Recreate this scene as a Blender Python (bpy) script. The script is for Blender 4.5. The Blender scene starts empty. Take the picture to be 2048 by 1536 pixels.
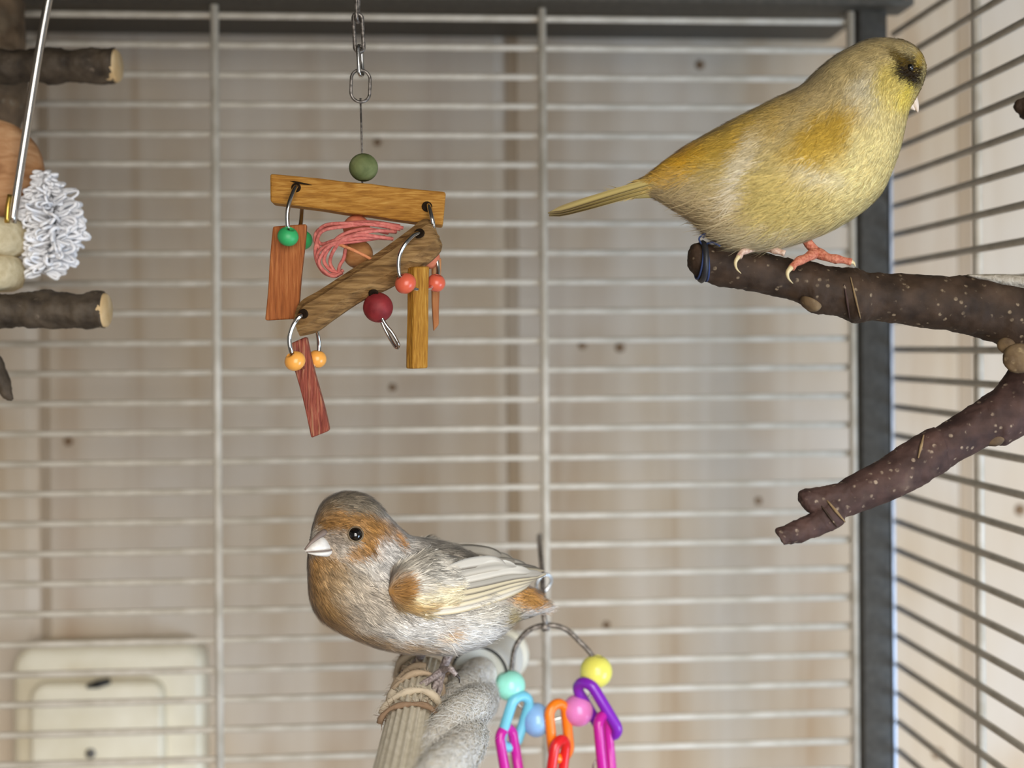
import bpy, bmesh, math, random
import numpy as np
from mathutils import Vector, Matrix

random.seed(7)
rng = np.random.default_rng(7)
scene = bpy.context.scene
COL = scene.collection

# ------------------------------------------------------------------ camera
F = 2600.0                      # focal length in pixels of the 2048x1536 frame
CZ = 1.30                       # camera height above the floor
PX, PY = 1024.0, 690.0          # principal point (the frame is a slight crop)
YAW, ROLL = math.atan(184 / F), 0.0073
CAM = np.array([0.0, 0.0, CZ])
_r = np.array([math.cos(YAW), -math.sin(YAW), 0.0])
_u = np.array([0.0, 0.0, 1.0])
FWD = np.array([math.sin(YAW), math.cos(YAW), 0.0])
RGT = _r * math.cos(ROLL) - _u * math.sin(ROLL)
UPV = _u * math.cos(ROLL) + _r * math.sin(ROLL)

cam_data = bpy.data.cameras.new('camera')
cam = bpy.data.objects.new('camera', cam_data)
COL.objects.link(cam)
scene.camera = cam
m = Matrix.Identity(4)
for i in range(3):
    m[i][0], m[i][1], m[i][2], m[i][3] = RGT[i], UPV[i], -FWD[i], CAM[i]
cam.matrix_world = m
cam_data.sensor_fit = 'HORIZONTAL'
cam_data.sensor_width = 36.0
cam_data.lens = F / 2048 * 36.0
cam_data.shift_y = -(768 - PY) / 2048
cam_data.clip_start = 0.02
cam_data.dof.use_dof = True
cam_data.dof.focus_distance = 0.495
cam_data.dof.aperture_fstop = (cam_data.lens / 1000) / 0.0072

# ------------------------------------------------------------------ light
world = bpy.data.worlds.new('room_light')
scene.world = world
world.use_nodes = True
bg = world.node_tree.nodes['Background']
bg.inputs[0].default_value = (1.0, 0.95, 0.88, 1)
bg.inputs[1].default_value = 0.16


def area(name, loc, target, sx, sy, energy, color):
    d = bpy.data.lights.new(name, 'AREA')
    d.shape = 'RECTANGLE'
    d.size, d.size_y, d.energy, d.color = sx, sy, energy, color
    o = bpy.data.objects.new(name, d)
    COL.objects.link(o)
    o.location = loc
    o.rotation_euler = (Vector(target) - Vector(loc)).to_track_quat('-Z', 'Y').to_euler()
    return o


area('assumed_window_light', (0.35, -1.50, CZ + 0.46), (0.0, 0.65, CZ - 0.05), 1.4, 2.2, 72, (1.0, 0.965, 0.91))  # assumed window behind the camera, out of view, gives the main soft light
area('assumed_side_fill', (1.20, -0.10, CZ - 0.62), (0.10, 0.80, CZ - 0.25), 0.6, 0.7, 17, (0.54, 0.74, 1.0))  # unseen low blue fill, assumed from bead highlights, added to tint lower right wall
area('overhead_fill', (0.15, -0.95, CZ + 0.95), (0.0, 0.5, CZ - 0.2), 0.5, 0.5, 9, (1.0, 0.95, 0.88))  # added fill from above and in front, brightens the rope and perches

vs = scene.view_settings
vs.view_transform = 'Standard'
vs.look = 'None'
vs.gamma = 1.0
vs.use_curve_mapping = False
vs.exposure = -0.10


# ------------------------------------------------------------------ helpers
def P(x, y, Y):
    """point of the place at depth Y (metres in front of the lens) seen at pixel x, y"""
    d = FWD + RGT * ((x - PX) / F) + UPV * ((PY - y) / F)
    return CAM + d * (Y / d[1])


def PXM(Y):
    return Y / F


def lin(c):
    c = np.asarray(c, float) / 255.0
    return np.where(c <= 0.04045, c / 12.92, ((c + 0.055) / 1.055) ** 2.4)


def mat(name, rgb=(128, 128, 128), rough=0.6, metal=0.0, spec=0.5, coat=0.0):
    M = bpy.data.materials.new(name)
    M.use_nodes = True
    b = M.node_tree.nodes['Principled BSDF']
    b.inputs['Base Color'].default_value = (*lin(rgb), 1)
    b.inputs['Roughness'].default_value = rough
    b.inputs['Metallic'].default_value = metal
    b.inputs['Specular IOR Level'].default_value = spec
    b.inputs['Coat Weight'].default_value = coat
    return M


def grain(name, stops, scale=(1, 1, 1), rough=0.7, noise=6.0, detail=6.0, distort=0.4, bump=0.15, fine=None, coords='Object', spec=0.3):
    """noise-driven material: stretched grain between colour stops, with relief"""
    M = mat(name, rough=rough, spec=spec)
    nt = M.node_tree
    b = nt.nodes['Principled BSDF']
    tc = nt.nodes.new('ShaderNodeTexCoord')
    mp = nt.nodes.new('ShaderNodeMapping')
    mp.inputs['Scale'].default_value = scale
    nt.links.new(tc.outputs[coords], mp.inputs['Vector'])
    n = nt.nodes.new('ShaderNodeTexNoise')
    n.inputs['Scale'].default_value = noise
    n.inputs['Detail'].default_value = detail
    n.inputs['Distortion'].default_value = distort
    nt.links.new(mp.outputs[0], n.inputs['Vector'])
    r = nt.nodes.new('ShaderNodeValToRGB')
    e = r.color_ramp.elements
    while len(e) < len(stops):
        e.new(0.5)
    for k, (p, c) in enumerate(stops):
        e[k].position = p
        e[k].color = (*lin(c), 1)
    nt.links.new(n.outputs['Fac'], r.inputs['Fac'])
    nt.links.new(r.outputs['Color'], b.inputs['Base Color'])
    bp = nt.nodes.new('ShaderNodeBump')
    bp.inputs['Strength'].default_value = bump
    bp.inputs['Distance'].default_value = 0.002
    nt.links.new(n.outputs['Fac'], bp.inputs['Height'])
    nt.links.new(bp.outputs[0], b.inputs['Normal'])
    return M


def vcol_mat(name, rough=0.85, spec=0.15, sheen=0.0):
    M = mat(name, rough=rough, spec=spec)
    nt = M.node_tree
    a = nt.nodes.new('ShaderNodeAttribute')
    a.attribute_name = 'Col'
    nt.links.new(a.outputs['Color'], nt.nodes['Principled BSDF'].inputs['Base Color'])
    nt.nodes['Principled BSDF'].inputs['Sheen Weight'].default_value = sheen
    return M


def tag(o, label=None, cat=None, group=None, kind=None):
    if label:
        o['label'] = label
    if cat:
        o['category'] = cat
    if group:
        o['group'] = group
    if kind:
        o['kind'] = kind
    return o


def empty(name, loc, label, cat, group=None):
    o = bpy.data.objects.new(name, None)
    COL.objects.link(o)
    o.location = tuple(loc)
    o.empty_display_size = 0.01
    return tag(o, label, cat, group)


def world_of(o):
    w = o.matrix_parent_inverse @ o.matrix_basis
    return world_of(o.parent) @ w if o.parent is not None else o.matrix_basis.copy()


def link(name, me, M, parent=None, smooth=True):
    o = bpy.data.objects.new(name, me)
    if M and not me.materials:
        me.materials.append(M)
    COL.objects.link(o)
    if parent is not None:
        o.parent = parent
        o.matrix_parent_inverse = world_of(parent).inverted()
    if smooth:
        me.polygons.foreach_set('use_smooth', [True] * len(me.polygons))
    return o


class MB:
    """collects vertices and faces of one mesh"""
    def __init__(s):
        s.v, s.f = [], []

    def grid(s, G, closed_u=True, cap=True):
        G = np.asarray(G)
        n, k = G.shape[:2]
        o = len(s.v)
        s.v += [tuple(p) for p in G.reshape(-1, 3)]
        for i in range(n - 1):
            for j in range(k if closed_u else k - 1):
                a, b2 = o + i * k + j, o + i * k + (j + 1) % k
                s.f.append((a, b2, b2 + k, a + k))
        if cap and closed_u:
            for row, rev in ((0, True), (n - 1, False)):
                c = len(s.v)
                s.v.append(tuple(G[row].mean(axis=0)))
                for j in range(k):
                    a, b2 = o + row * k + j, o + row * k + (j + 1) % k
                    s.f.append((b2, a, c) if rev else (a, b2, c))
        return s

    def tube(s, pts, r, seg=10, cap=True, closed=False):
        pts = np.asarray(pts, float)
        n = len(pts)
        r = np.full(n, r) if np.isscalar(r) else np.asarray(r)
        T = np.zeros_like(pts)
        if closed:
            T = np.roll(pts, -1, 0) - np.roll(pts, 1, 0)
        else:
            T[1:-1] = pts[2:] - pts[:-2]
            T[0], T[-1] = pts[1] - pts[0], pts[-1] - pts[-2]
        T /= np.linalg.norm(T, axis=1)[:, None] + 1e-12
        ref = np.array([0, 0, 1.0]) if abs(T[0][2]) < 0.9 else np.array([1.0, 0, 0])
        A = np.cross(T[0], ref)
        A /= np.linalg.norm(A)
        G = []
        for i in range(n):
            A = A - T[i] * A.dot(T[i])
            A /= np.linalg.norm(A) + 1e-12
            B = np.cross(T[i], A)
            th = np.linspace(0, 2 * math.pi, seg, endpoint=False)
            G.append(pts[i] + r[i] * (np.cos(th)[:, None] * A + np.sin(th)[:, None] * B))
        if closed:
            G.append(G[0])
            s.grid(np.array(G), cap=False)
        else:
            s.grid(np.array(G), cap=cap)
        return s

    def lathe(s, c, axis, prof, seg=20):
        """prof: (radius, height along axis); closed loop profiles make a holed bead"""
        axis = np.asarray(axis, float)
        axis /= np.linalg.norm(axis)
        ref = np.array([0, 0, 1.0]) if abs(axis[2]) < 0.9 else np.array([1.0, 0, 0])
        A = np.cross(axis, ref)
        A /= np.linalg.norm(A)
        B = np.cross(axis, A)
        th = np.linspace(0, 2 * math.pi, seg, endpoint=False)
        G = [np.asarray(c) + h * axis + r * (np.cos(th)[:, None] * A + np.sin(th)[:, None] * B) for r, h in prof]
        s.grid(np.array(G), cap=False)
        return s

    def mesh(s, name):
        me = bpy.data.meshes.new(name)
        me.from_pydata(s.v, [], s.f)
        me.validate()
        me.update()
        bm = bmesh.new()
        bm.from_mesh(me)
        bmesh.ops.remove_doubles(bm, verts=bm.verts, dist=1e-7)
        bmesh.ops.recalc_face_normals(bm, faces=bm.faces)
        bm.to_mesh(me)
        bm.free()
        return me

    def build(s, name, M, parent=None, smooth=True):
        return link(name, s.mesh(name), M, parent, smooth)


def catmull(pts, n):
    pts = np.asarray(pts, float)
    k = len(pts)
    q = np.vstack([2 * pts[0] - pts[1], pts, 2 * pts[-1] - pts[-2]])
    out = []
    for t in np.linspace(0, k - 1, n):
        i = min(int(t), k - 2)
        f = t - i
        p0, p1, p2, p3 = q[i], q[i + 1], q[i + 2], q[i + 3]
        out.append(0.5 * (2 * p1 + (p2 - p0) * f + (2 * p0 - 5 * p1 + 4 * p2 - p3) * f * f + (3 * p1 - p0 - 3 * p2 + p3) * f ** 3))
    return np.array(out)


def pxpath(pts, n=24, Y=None):
    """pixel polyline (x, y[, Y]) to a smooth path in the place"""
    w = [P(p[0], p[1], p[2] if len(p) > 2 else Y) for p in pts]
    return catmull(w, n)


def box_mesh(name, sx, sy, sz, bev=0.0, seg=2):
    bm = bmesh.new()
    bmesh.ops.create_cube(bm, size=1.0)
    bmesh.ops.scale(bm, vec=(sx, sy, sz), verts=bm.verts)
    if bev > 0:
        bmesh.ops.bevel(bm, geom=list(bm.edges), offset=bev, segments=seg, affect='EDGES', profile=0.6)
    me = bpy.data.meshes.new(name)
    bm.to_mesh(me)
    bm.free()
    return me


def slab(name, quad, Y, thick, M, parent, bev=0.0012, jitter=0.0, cuts=6):
    """a wooden slab whose front face is the quad of pixels at depth Y"""
    bm = bmesh.new()
    fr = [bm.verts.new(P(x, y, Y)) for x, y in quad]
    bk = [bm.verts.new(P(x, y, Y) + np.array([0, thick, 0])) for x, y in quad]
    bm.faces.new(fr)
    bm.faces.new(bk[::-1])
    for i in range(4):
        j = (i + 1) % 4
        bm.faces.new((fr[j], fr[i], bk[i], bk[j]))
    bmesh.ops.recalc_face_normals(bm, faces=bm.faces)
    bmesh.ops.bevel(bm, geom=list(bm.edges), offset=bev, segments=3, affect='EDGES', profile=0.6)
    if jitter:
        long_edges = [e for e in bm.edges if e.calc_length() > 0.012]
        bmesh.ops.subdivide_edges(bm, edges=long_edges, cuts=cuts, use_grid_fill=True)
        for v in bm.verts:
            q = v.co * 160
            v.co += Vector((math.sin(q.z * 1.3 + q.x), math.sin(q.x * 0.9 + q.z * 0.7), math.sin(q.x * 1.7))) * jitter
    me = bpy.data.meshes.new(name)
    bm.to_mesh(me)
    bm.free()
    return link(name, me, M, parent, smooth=False)


def holed(r, h, hole, n=14):
    """profile of a bead with a drilled hole"""
    a0 = math.asin(min(0.9, hole / r))
    pr = [(r * math.sin(a), -h * math.cos(a)) for a in np.linspace(a0, math.pi - a0, n)]
    return pr + [(hole * 0.98, h * math.cos(a0) * 0.9), (hole * 0.98, -h * math.cos(a0) * 0.9), pr[0]]


def bead(name, x, y, Y, rpx, M, parent, axis=(1, 0, 0.2), hole=0.3, hr=None, label=None):
    r = rpx * PXM(Y)
    o = MB().lathe(P(x, y, Y), axis, holed(r, (hr or rpx) * PXM(Y), r * hole), 28).build(name, M, parent)
    if label:
        o['label'] = label
    return o


def ring(name, pts, rpx, Y, M, parent, n=40, closed=True, seg=10):
    w = [P(p[0], p[1], p[2]) for p in pts]
    if closed:
        w = w + [w[0]]
        c = catmull(np.array([w[-2]] + w + [w[1]]), (len(w) + 1) * 8 + 1)
        k = 8
        c = c[k:-k]
        c = c[:-1]
    else:
        c = catmull(w, n)
    return MB().tube(c, rpx * PXM(Y), seg, closed=closed).build(name, M, parent)


# ------------------------------------------------------------------ materials
M_WIRE = grain('cream_wire', [(0.3, (184, 176, 160)), (0.6, (210, 203, 190)), (0.8, (194, 186, 170))], (1, 1, 1), 0.45, 60, 3, 0.2, 0.05, spec=0.5)
M_POST = grain('grey_powder_coat', [(0.35, (62, 61, 58)), (0.7, (76, 75, 71))], (1, 1, 1), 0.55, 300, 3, 0, 0.1)
M_RAIL = grain('dark_grey_powder_coat', [(0.35, (70, 66, 58)), (0.7, (84, 79, 70))], (1, 1, 1), 0.6, 300, 3, 0, 0.1)
M_ALU = mat('aluminium_strip', (190, 202, 222), 0.3, 0.6)
M_STEEL = mat('shiny_steel', (205, 203, 200), 0.18, 1.0)
M_DARKSTEEL = grain('tarnished_steel', [(0.4, (92, 86, 80)), (0.65, (150, 142, 134))], (1, 1, 1), 0.4, 700, 3, 0, 0.1)
M_DARKSTEEL.node_tree.nodes['Principled BSDF'].inputs['Metallic'].default_value = 0.6
M_HOLE = mat('drilled_hole_shade', (34, 24, 14), 0.95, spec=0.1)


# ------------------------------------------------------------------ room
WALL_Y = 0.86
wall = bpy.data.objects.new('wall_back', None)
COL.objects.link(wall)
wall.location = (0, WALL_Y, 0)
wall['kind'] = 'structure'
wall['label'] = 'wall of whitewashed vertical boards behind the cage'


def wall_mat():
    M = mat('whitewashed_pine', rough=0.75, spec=0.25)
    nt = M.node_tree
    N = nt.nodes.new
    L = nt.links.new
    b = nt.nodes['Principled BSDF']
    tc = N('ShaderNodeTexCoord')
    oi = N('ShaderNodeObjectInfo')
    ad = N('ShaderNodeVectorMath')
    ad.operation = 'ADD'
    mu = N('ShaderNodeMath')
    mu.operation = 'MULTIPLY'
    mu.inputs[1].default_value = 37.0
    L(oi.outputs['Random'], mu.inputs[0])
    cb = N('ShaderNodeCombineXYZ')
    L(mu.outputs[0], cb.inputs[0])
    L(mu.outputs[0], cb.inputs[2])
    L(tc.outputs['Object'], ad.inputs[0])
    L(cb.outputs[0], ad.inputs[1])
    mp = N('ShaderNodeMapping')
    mp.inputs['Scale'].default_value = (26, 8, 1.6)
    L(ad.outputs[0], mp.inputs['Vector'])
    n1 = N('ShaderNodeTexNoise')
    n1.inputs['Scale'].default_value = 1.0
    n1.inputs['Detail'].default_value = 5
    n1.inputs['Distortion'].default_value = 0.8
    L(mp.outputs[0], n1.inputs['Vector'])
    r1 = N('ShaderNodeValToRGB')
    e = r1.color_ramp.elements
    e[0].position, e[0].color = 0.30, (*lin((172, 146, 116)), 1)
    e[1].position, e[1].color = 0.72, (*lin((206, 193, 175)), 1)
    x = e.new(0.48)
    x.color = (*lin((190, 172, 148)), 1)
    L(n1.outputs['Fac'], r1.inputs['Fac'])
    n2 = N('ShaderNodeTexNoise')
    n2.inputs['Scale'].default_value = 7.0
    n2.inputs['Detail'].default_value = 3
    L(ad.outputs[0], n2.inputs['Vector'])
    r2 = N('ShaderNodeValToRGB')
    r2.color_ramp.elements[0].position = 0.4
    r2.color_ramp.elements[1].position = 0.7
    L(n2.outputs['Fac'], r2.inputs['Fac'])
    mx = N('ShaderNodeMix')
    mx.data_type = 'RGBA'
    mx.inputs['B'].default_value = (*lin((204, 198, 190)), 1)
    ml = N('ShaderNodeMath')
    ml.operation = 'MULTIPLY'
    ml.inputs[1].default_value = 0.6
    L(r2.outputs['Color'], ml.inputs[0])
    L(ml.outputs[0], mx.inputs['Factor'])
    L(r1.outputs['Color'], mx.inputs['A'])
    L(mx.outputs['Result'], b.inputs['Base Color'])
    bp = N('ShaderNodeBump')
    bp.inputs['Strength'].default_value = 0.15
    bp.inputs['Distance'].default_value = 0.002
    L(n1.outputs['Fac'], bp.inputs['Height'])
    L(bp.outputs[0], b.inputs['Normal'])
    return M


M_WALL = wall_mat()
JX = [P(x, 700, WALL_Y)[0] for x in (75, 1015, 1925)]
pw = (JX[2] - JX[0]) / 2
joints = [JX[0] - 2 * pw, JX[0] - pw] + JX + [JX[2] + pw, JX[2] + 2 * pw]
plank_me = None
for a, b2 in zip(joints[:-1], joints[1:]):
    w = b2 - a
    ch, gap, H = 0.0075, 0.0003, 2.4
    prof = [(-w / 2 + gap, 0.02), (-w / 2 + gap, 0.006), (-w / 2 + gap + ch, 0.0), (w / 2 - gap - ch, 0.0), (w / 2 - gap, 0.006), (w / 2 - gap, 0.02)]
    vv = [(x, y, z) for z in (0, H) for x, y in prof]
    k = len(prof)
    ff = [(i, i + 1, k + i + 1, k + i) for i in range(k - 1)] + [(k - 1, 0, k, 2 * k - 1), tuple(range(k))[::-1], tuple(range(k, 2 * k))]
    me = bpy.data.meshes.new('plank')
    me.from_pydata(vv, [], ff)
    me.update()
    o = bpy.data.objects.new('plank', me)
    me.materials.append(M_WALL)
    COL.objects.link(o)
    o.parent = wall
    o.location = ((a + b2) / 2, 0, 0)
bk = link('backing', box_mesh('backing', joints[-1] - joints[0], 0.02, 2.4), mat('dark_batten', (120, 112, 100), 0.8))
bk.parent = wall
bk.location = ((joints[0] + joints[-1]) / 2, 0.032, 1.2)
M_KNOT = grain('pine_knot', [(0.35, (108, 84, 60)), (0.65, (142, 118, 92))], (1, 1, 1), 0.8, 200, 3, 0.3, 0.1)
for kx, ky, kr in ((1165, 690, 9), (1240, 695, 10), (1213, 1250, 8), (785, 775, 8), (1517, 1002, 8), (137, 883, 9), (755, 285, 8), (1875, 1507, 12), (2040, 1020, 12), (690, 600, 8), (1400, 130, 10)):
    c = P(kx, ky, WALL_Y)
    r = kr * PXM(WALL_Y)
    o = MB().lathe(c, (0, -1, 0), [(0.0001, 0.0012), (r * 0.6, 0.0010), (r, 0.0002), (r, -0.002)], 14).build('knot', M_KNOT, wall)

fl = link('floor', box_mesh('floor', 3.0, 3.0, 0.04), grain('floor_boards', [(0.3, (120, 96, 70)), (0.7, (158, 130, 98))], (4, 1, 1), 0.5, 6))
fl.location = (0, -0.55, -0.02)
tag(fl, 'pale wooden floor', kind='structure')
cl = link('shade_board', box_mesh('shade_board', joints[-1] - joints[0], 0.72, 0.02), M_WALL, smooth=False)  # out-of-view board, added to keep light off the upper wall
cl.location = ((joints[0] + joints[-1]) / 2, 0.50, CZ + 0.29)
tag(cl, 'unseen whitewashed board added above the cage to shade the wall', kind='structure')

# ------------------------------------------------------------------ cage
CY = 0.70
ct = P(1750, 768, CY)
cage = empty('bird_cage', (0, CY, 0.0), 'large bird cage of cream wires with grey corner post and rail', 'cage')
LX, RX = -0.40, P(1702, 700, CY)[0]
WR = 0.0018


def cage_part(name, me, loc, M=M_WIRE):
    o = link(name, me, M)
    o.parent = cage
    o.location = (loc[0], loc[1] - CY, loc[2])
    return o


zs = [P(1060, 37.5 + 58.5 * k, CY)[2] for k in range(-0, 27)]
n_back = len(zs)
me_h = MB().tube([(LX, 0, 0), (0, 0, 0), (RX, 0, 0)], WR, 10).mesh('horizontal_wire')
for z in zs:
    cage_part('horizontal_wire', me_h, (0, CY, z))
ztop, zbot = P(1060, 8, CY)[2], zs[-1] - 0.01
me_v = MB().tube([(0, 0, zbot), (0, 0, ztop)], WR * 1.25, 10).mesh('vertical_wire')
for px in (-215, 435, 1088, 1703):
    cage_part('vertical_wire', me_v, (P(px, 700, CY)[0], CY - 0.002, 0))
# corner post and rails
x0, x1 = P(1716, 768, CY)[0], P(1774, 768, CY)[0]
ZT = ztop
o = link('corner_post', box_mesh('corner_post', x1 - x0, 0.018, 1.2, 0.0015), M_POST)
o.parent = cage
o.location = ((x0 + x1) / 2, 0.004, ZT - 0.59)
o = link('corner_post', box_mesh('corner_post', 0.018, 0.018, 1.2, 0.0015), M_POST)
o.parent = cage
o.location = (LX - 0.01, 0.004, ZT - 0.59)
SX = P(1793, 768, CY)[0]
# bright strips of the profile between the post and the side panel
for (xa, xb, yo, M) in ((1776, 1779, 0.002, M_HOLE), (1780, 1784, 0.0, M_ALU), (1788, 1794, 0.006, M_ALU)):
    xa, xb = P(xa, 768, CY)[0], P(xb, 768, CY)[0]
    o = link('edge_strip', box_mesh('edge_strip', xb - xa, 0.004, 0.7, 0.0004), M)
    o.parent = cage
    o.location = ((xa + xb) / 2, yo, ZT - 0.40)
o = link('top_rail', box_mesh('top_rail', SX - LX + 0.01, 0.024, 0.022, 0.0015), M_RAIL)
o.parent = cage
o.location = ((SX + LX) / 2, -0.006, ZT + 0.008)
o = link('top_rail', box_mesh('top_rail', 0.02, 0.62, 0.022, 0.0015), M_RAIL)
o.parent = cage
o.location = (SX + 0.006, -0.32, ZT + 0.030)
o = link('roof_panel', box_mesh('roof_panel', SX - LX + 0.03, 0.765, 0.006, 0.001), M_RAIL)  # cage roof, lengthened front and back to darken the top
o.parent = cage
o.location = ((SX + LX) / 2, -0.225, ZT + 0.022)
# side panel
zside = [P(1809, 1049, CY)[2] + k * (zs[0] - zs[1]) for k in range(-9, 19)]
dz_ = P(1793, 1049 - 6, CY)[2]
me_s = MB().tube([(0, 0, 0), (0, -0.2, 0), (0, -0.42, 0)], WR, 10).mesh('side_wire')
for k in range(-9, 19):
    z = dz_ + k * (zs[0] - zs[1])
    if z < ZT + 0.02:
        cage_part('side_wire', me_s, (SX, CY, z))
# a vertical wire on the side panel
d = FWD + RGT * ((1949 - PX) / F)
cage_part('vertical_wire', me_v, (SX + 0.002, SX / d[0] * d[1], 0))

# ------------------------------------------------------------------ cream wall box
M_CREAM = grain('cream_plastic', [(0.3, (214, 204, 178)), (0.7, (226, 218, 196))], (1, 1, 1), 0.35, 40, 2, 0, 0.02, spec=0.5)
boxc = P(218, 1500, WALL_Y)
wb = empty('wall_box', (boxc[0], WALL_Y, boxc[2]), 'cream plastic box with rounded corners on the wall behind the wires', 'box')


def rounded_plate(name, xa, xb, ya, yb, Yf, thick, rad, M, parent, bev=0.004):
    bm = bmesh.new()
    a, b3 = P(xa, ya, Yf), P(xb, yb, Yf)
    r = rad * PXM(Yf)
    x0, x1, z0, z1 = a[0], b3[0], b3[2], a[2]
    ring_ = []
    for cx, cz, s in ((x1 - r, z1 - r, 0), (x0 + r, z1 - r, 90), (x0 + r, z0 + r, 180), (x1 - r, z0 + r, 270)):
        for t in range(0, 91, 15):
            q = math.radians(s + t)
            ring_.append((cx + r * math.cos(q), cz + r * math.sin(q)))
    fr = [bm.verts.new((x, Yf, z)) for x, z in ring_]
    bk_ = [bm.verts.new((x, Yf + thick, z)) for x, z in ring_]
    f0 = bm.faces.new(fr)
    bm.faces.new(bk_[::-1])
    n = len(fr)
    for i in range(n):
        bm.faces.new((fr[(i + 1) % n], fr[i], bk_[i], bk_[(i + 1) % n]))
    bmesh.ops.recalc_face_normals(bm, faces=bm.faces)
    bmesh.ops.bevel(bm, geom=list(f0.edges), offset=bev, segments=3, affect='EDGES', profile=0.5)
    me = bpy.data.meshes.new(name)
    bm.to_mesh(me)
    bm.free()
    return link(name, me, M, parent, smooth=True)


rounded_plate('cover_frame', 22, 408, 1296, 1720, WALL_Y - 0.026, 0.025, 42, M_CREAM, wb, 0.006)
rounded_plate('raised_lid', 56, 328, 1368, 1660, WALL_Y - 0.036, 0.012, 34, M_CREAM, wb, 0.004)
M_BLACK = mat('black_rubber', (22, 20, 18), 0.5)
ns = P(198, 1368, WALL_Y - 0.036)
MB().tube([ns + np.array([-0.007, -0.001, -0.001]), ns + np.array([0, -0.002, 0.0005]), ns + np.array([0.007, -0.001, 0.002])], [0.0014, 0.0026, 0.0018], 10).build('latch_slot', M_BLACK, wb)
MB().lathe(P(181, 1507, WALL_Y - 0.036), (0, -1, 0), [(0.0001, 0.001), (0.003, 0.0008), (0.0034, -0.001)], 16).build('screw', mat('grey_screw', (92, 88, 82), 0.5), wb)

# ------------------------------------------------------------------ loft with plumage


def loft(pairs, Ys, wtop, wbot, ns=110, na=80, mirror=True, squash=1.0):
    """closed skin between pairs of outline points (top, bottom), with its own width in depth"""
    T = np.array([P(p[0], p[1], y) for p, y in zip(pairs, Ys)])
    B = np.array([P(p[2], p[3], y) for p, y in zip(pairs, Ys)])
    U = np.array([[p[0], p[1], p[2], p[3]] for p in pairs], float)
    sc = np.array([[PXM(y)] for y in Ys])
    W = np.column_stack([np.array(wtop) * sc[:, 0], np.array(wbot) * sc[:, 0]])
    T, B, U, W = catmull(T, ns), catmull(B, ns), catmull(U, ns), catmull(W, ns)
    th = np.linspace(0, 2 * math.pi, na, endpoint=False)
    c, s = np.cos(th), np.sin(th)
    t = (1 - c) / 2
    st = t * t * (3 - 2 * t)
    C, H = (T + B) / 2, (T - B) / 2
    wd = W[:, :1] * (1 - st) + W[:, 1:] * st
    G = C[:, None, :] + H[:, None, :] * c[None, :, None]
    G[:, :, 1] -= wd * s[None, :]
    R = np.zeros((ns, na, 2))           # profile coordinates of every vertex, alike on both sides
    D = G - CAM
    z = D @ FWD
    R[..., 0], R[..., 1] = PX + F * (D @ RGT) / z, PY - F * (D @ UPV) / z
    for j in range(na // 2 + 1, na):
        R[:, j] = R[:, na - j]
    return G, R


def grid_normals(G):
    du = np.gradient(G, axis=0)
    dv = (np.roll(G, -1, 1) - np.roll(G, 1, 1)) / 2
    n = np.cross(du, dv)
    n /= np.linalg.norm(n, axis=2)[..., None] + 1e-12
    c = G.mean(axis=1, keepdims=True)
    if ((G - c) * n).sum() < 0:
        n = -n
    return n, du


def noise2(x, y, s, seed=0):
    """cheap smooth value noise"""
    x, y = x / s + seed * 17.3, y / s + seed * 9.1
    xi, yi = np.floor(x), np.floor(y)
    fx, fy = x - xi, y - yi
    fx, fy = fx * fx * (3 - 2 * fx), fy * fy * (3 - 2 * fy)

    def h(a, b):
        v = np.sin(a * 127.1 + b * 311.7 + seed) * 43758.5453
        return v - np.floor(v)
    return (h(xi, yi) * (1 - fx) + h(xi + 1, yi) * fx) * (1 - fy) + (h(xi, yi + 1) * (1 - fx) + h(xi + 1, yi + 1) * fx) * fy


def patches(base, plist):
    """plumage colour as soft patches laid on a ground colour, in profile coordinates"""
    def fn(R, jit=0.0):
        x = R[..., 0].astype(float).copy()
        y = R[..., 1].astype(float).copy()
        if jit:
            x += rng.normal(0, jit, x.shape)
            y += rng.normal(0, jit, y.shape)
        x += (noise2(x, y, 22, 3) - 0.5) * 14
        y += (noise2(x, y, 22, 5) - 0.5) * 14
        c = np.zeros(x.shape + (3,)) + lin(base)
        for (cx, cy, rx, ry, ang, col, amt, soft) in plist:
            a = math.radians(ang)
            dx, dy = x - cx, y - cy
            u = (dx * math.cos(a) + dy * math.sin(a)) / rx
            v = (-dx * math.sin(a) + dy * math.cos(a)) / ry
            r = np.sqrt(u * u + v * v)
            w = np.clip((1 + soft - r) / (2 * soft), 0, 1)
            w = (w * w * (3 - 2 * w) * amt)[..., None]
            c = c * (1 - w) + lin(col) * w
        return c
    return fn


def set_col(me, cols):
    at = me.color_attributes.new('Col', 'FLOAT_COLOR', 'POINT')
    a = np.ones((len(cols), 4))
    a[:, :3] = cols
    at.data.foreach_set('color', a.ravel())


def raw_mesh(name, V, Fq):
    me = bpy.data.meshes.new(name)
    me.vertices.add(len(V))
    me.vertices.foreach_set('co', np.asarray(V, np.float32).ravel())
    Fq = np.asarray(Fq, np.int32)
    me.loops.add(Fq.size)
    me.loops.foreach_set('vertex_index', Fq.ravel())
    me.polygons.add(len(Fq))
    me.polygons.foreach_set('loop_start', np.arange(0, Fq.size, Fq.shape[1], dtype=np.int32))
    me.update(calc_edges=True)
    return me


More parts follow.
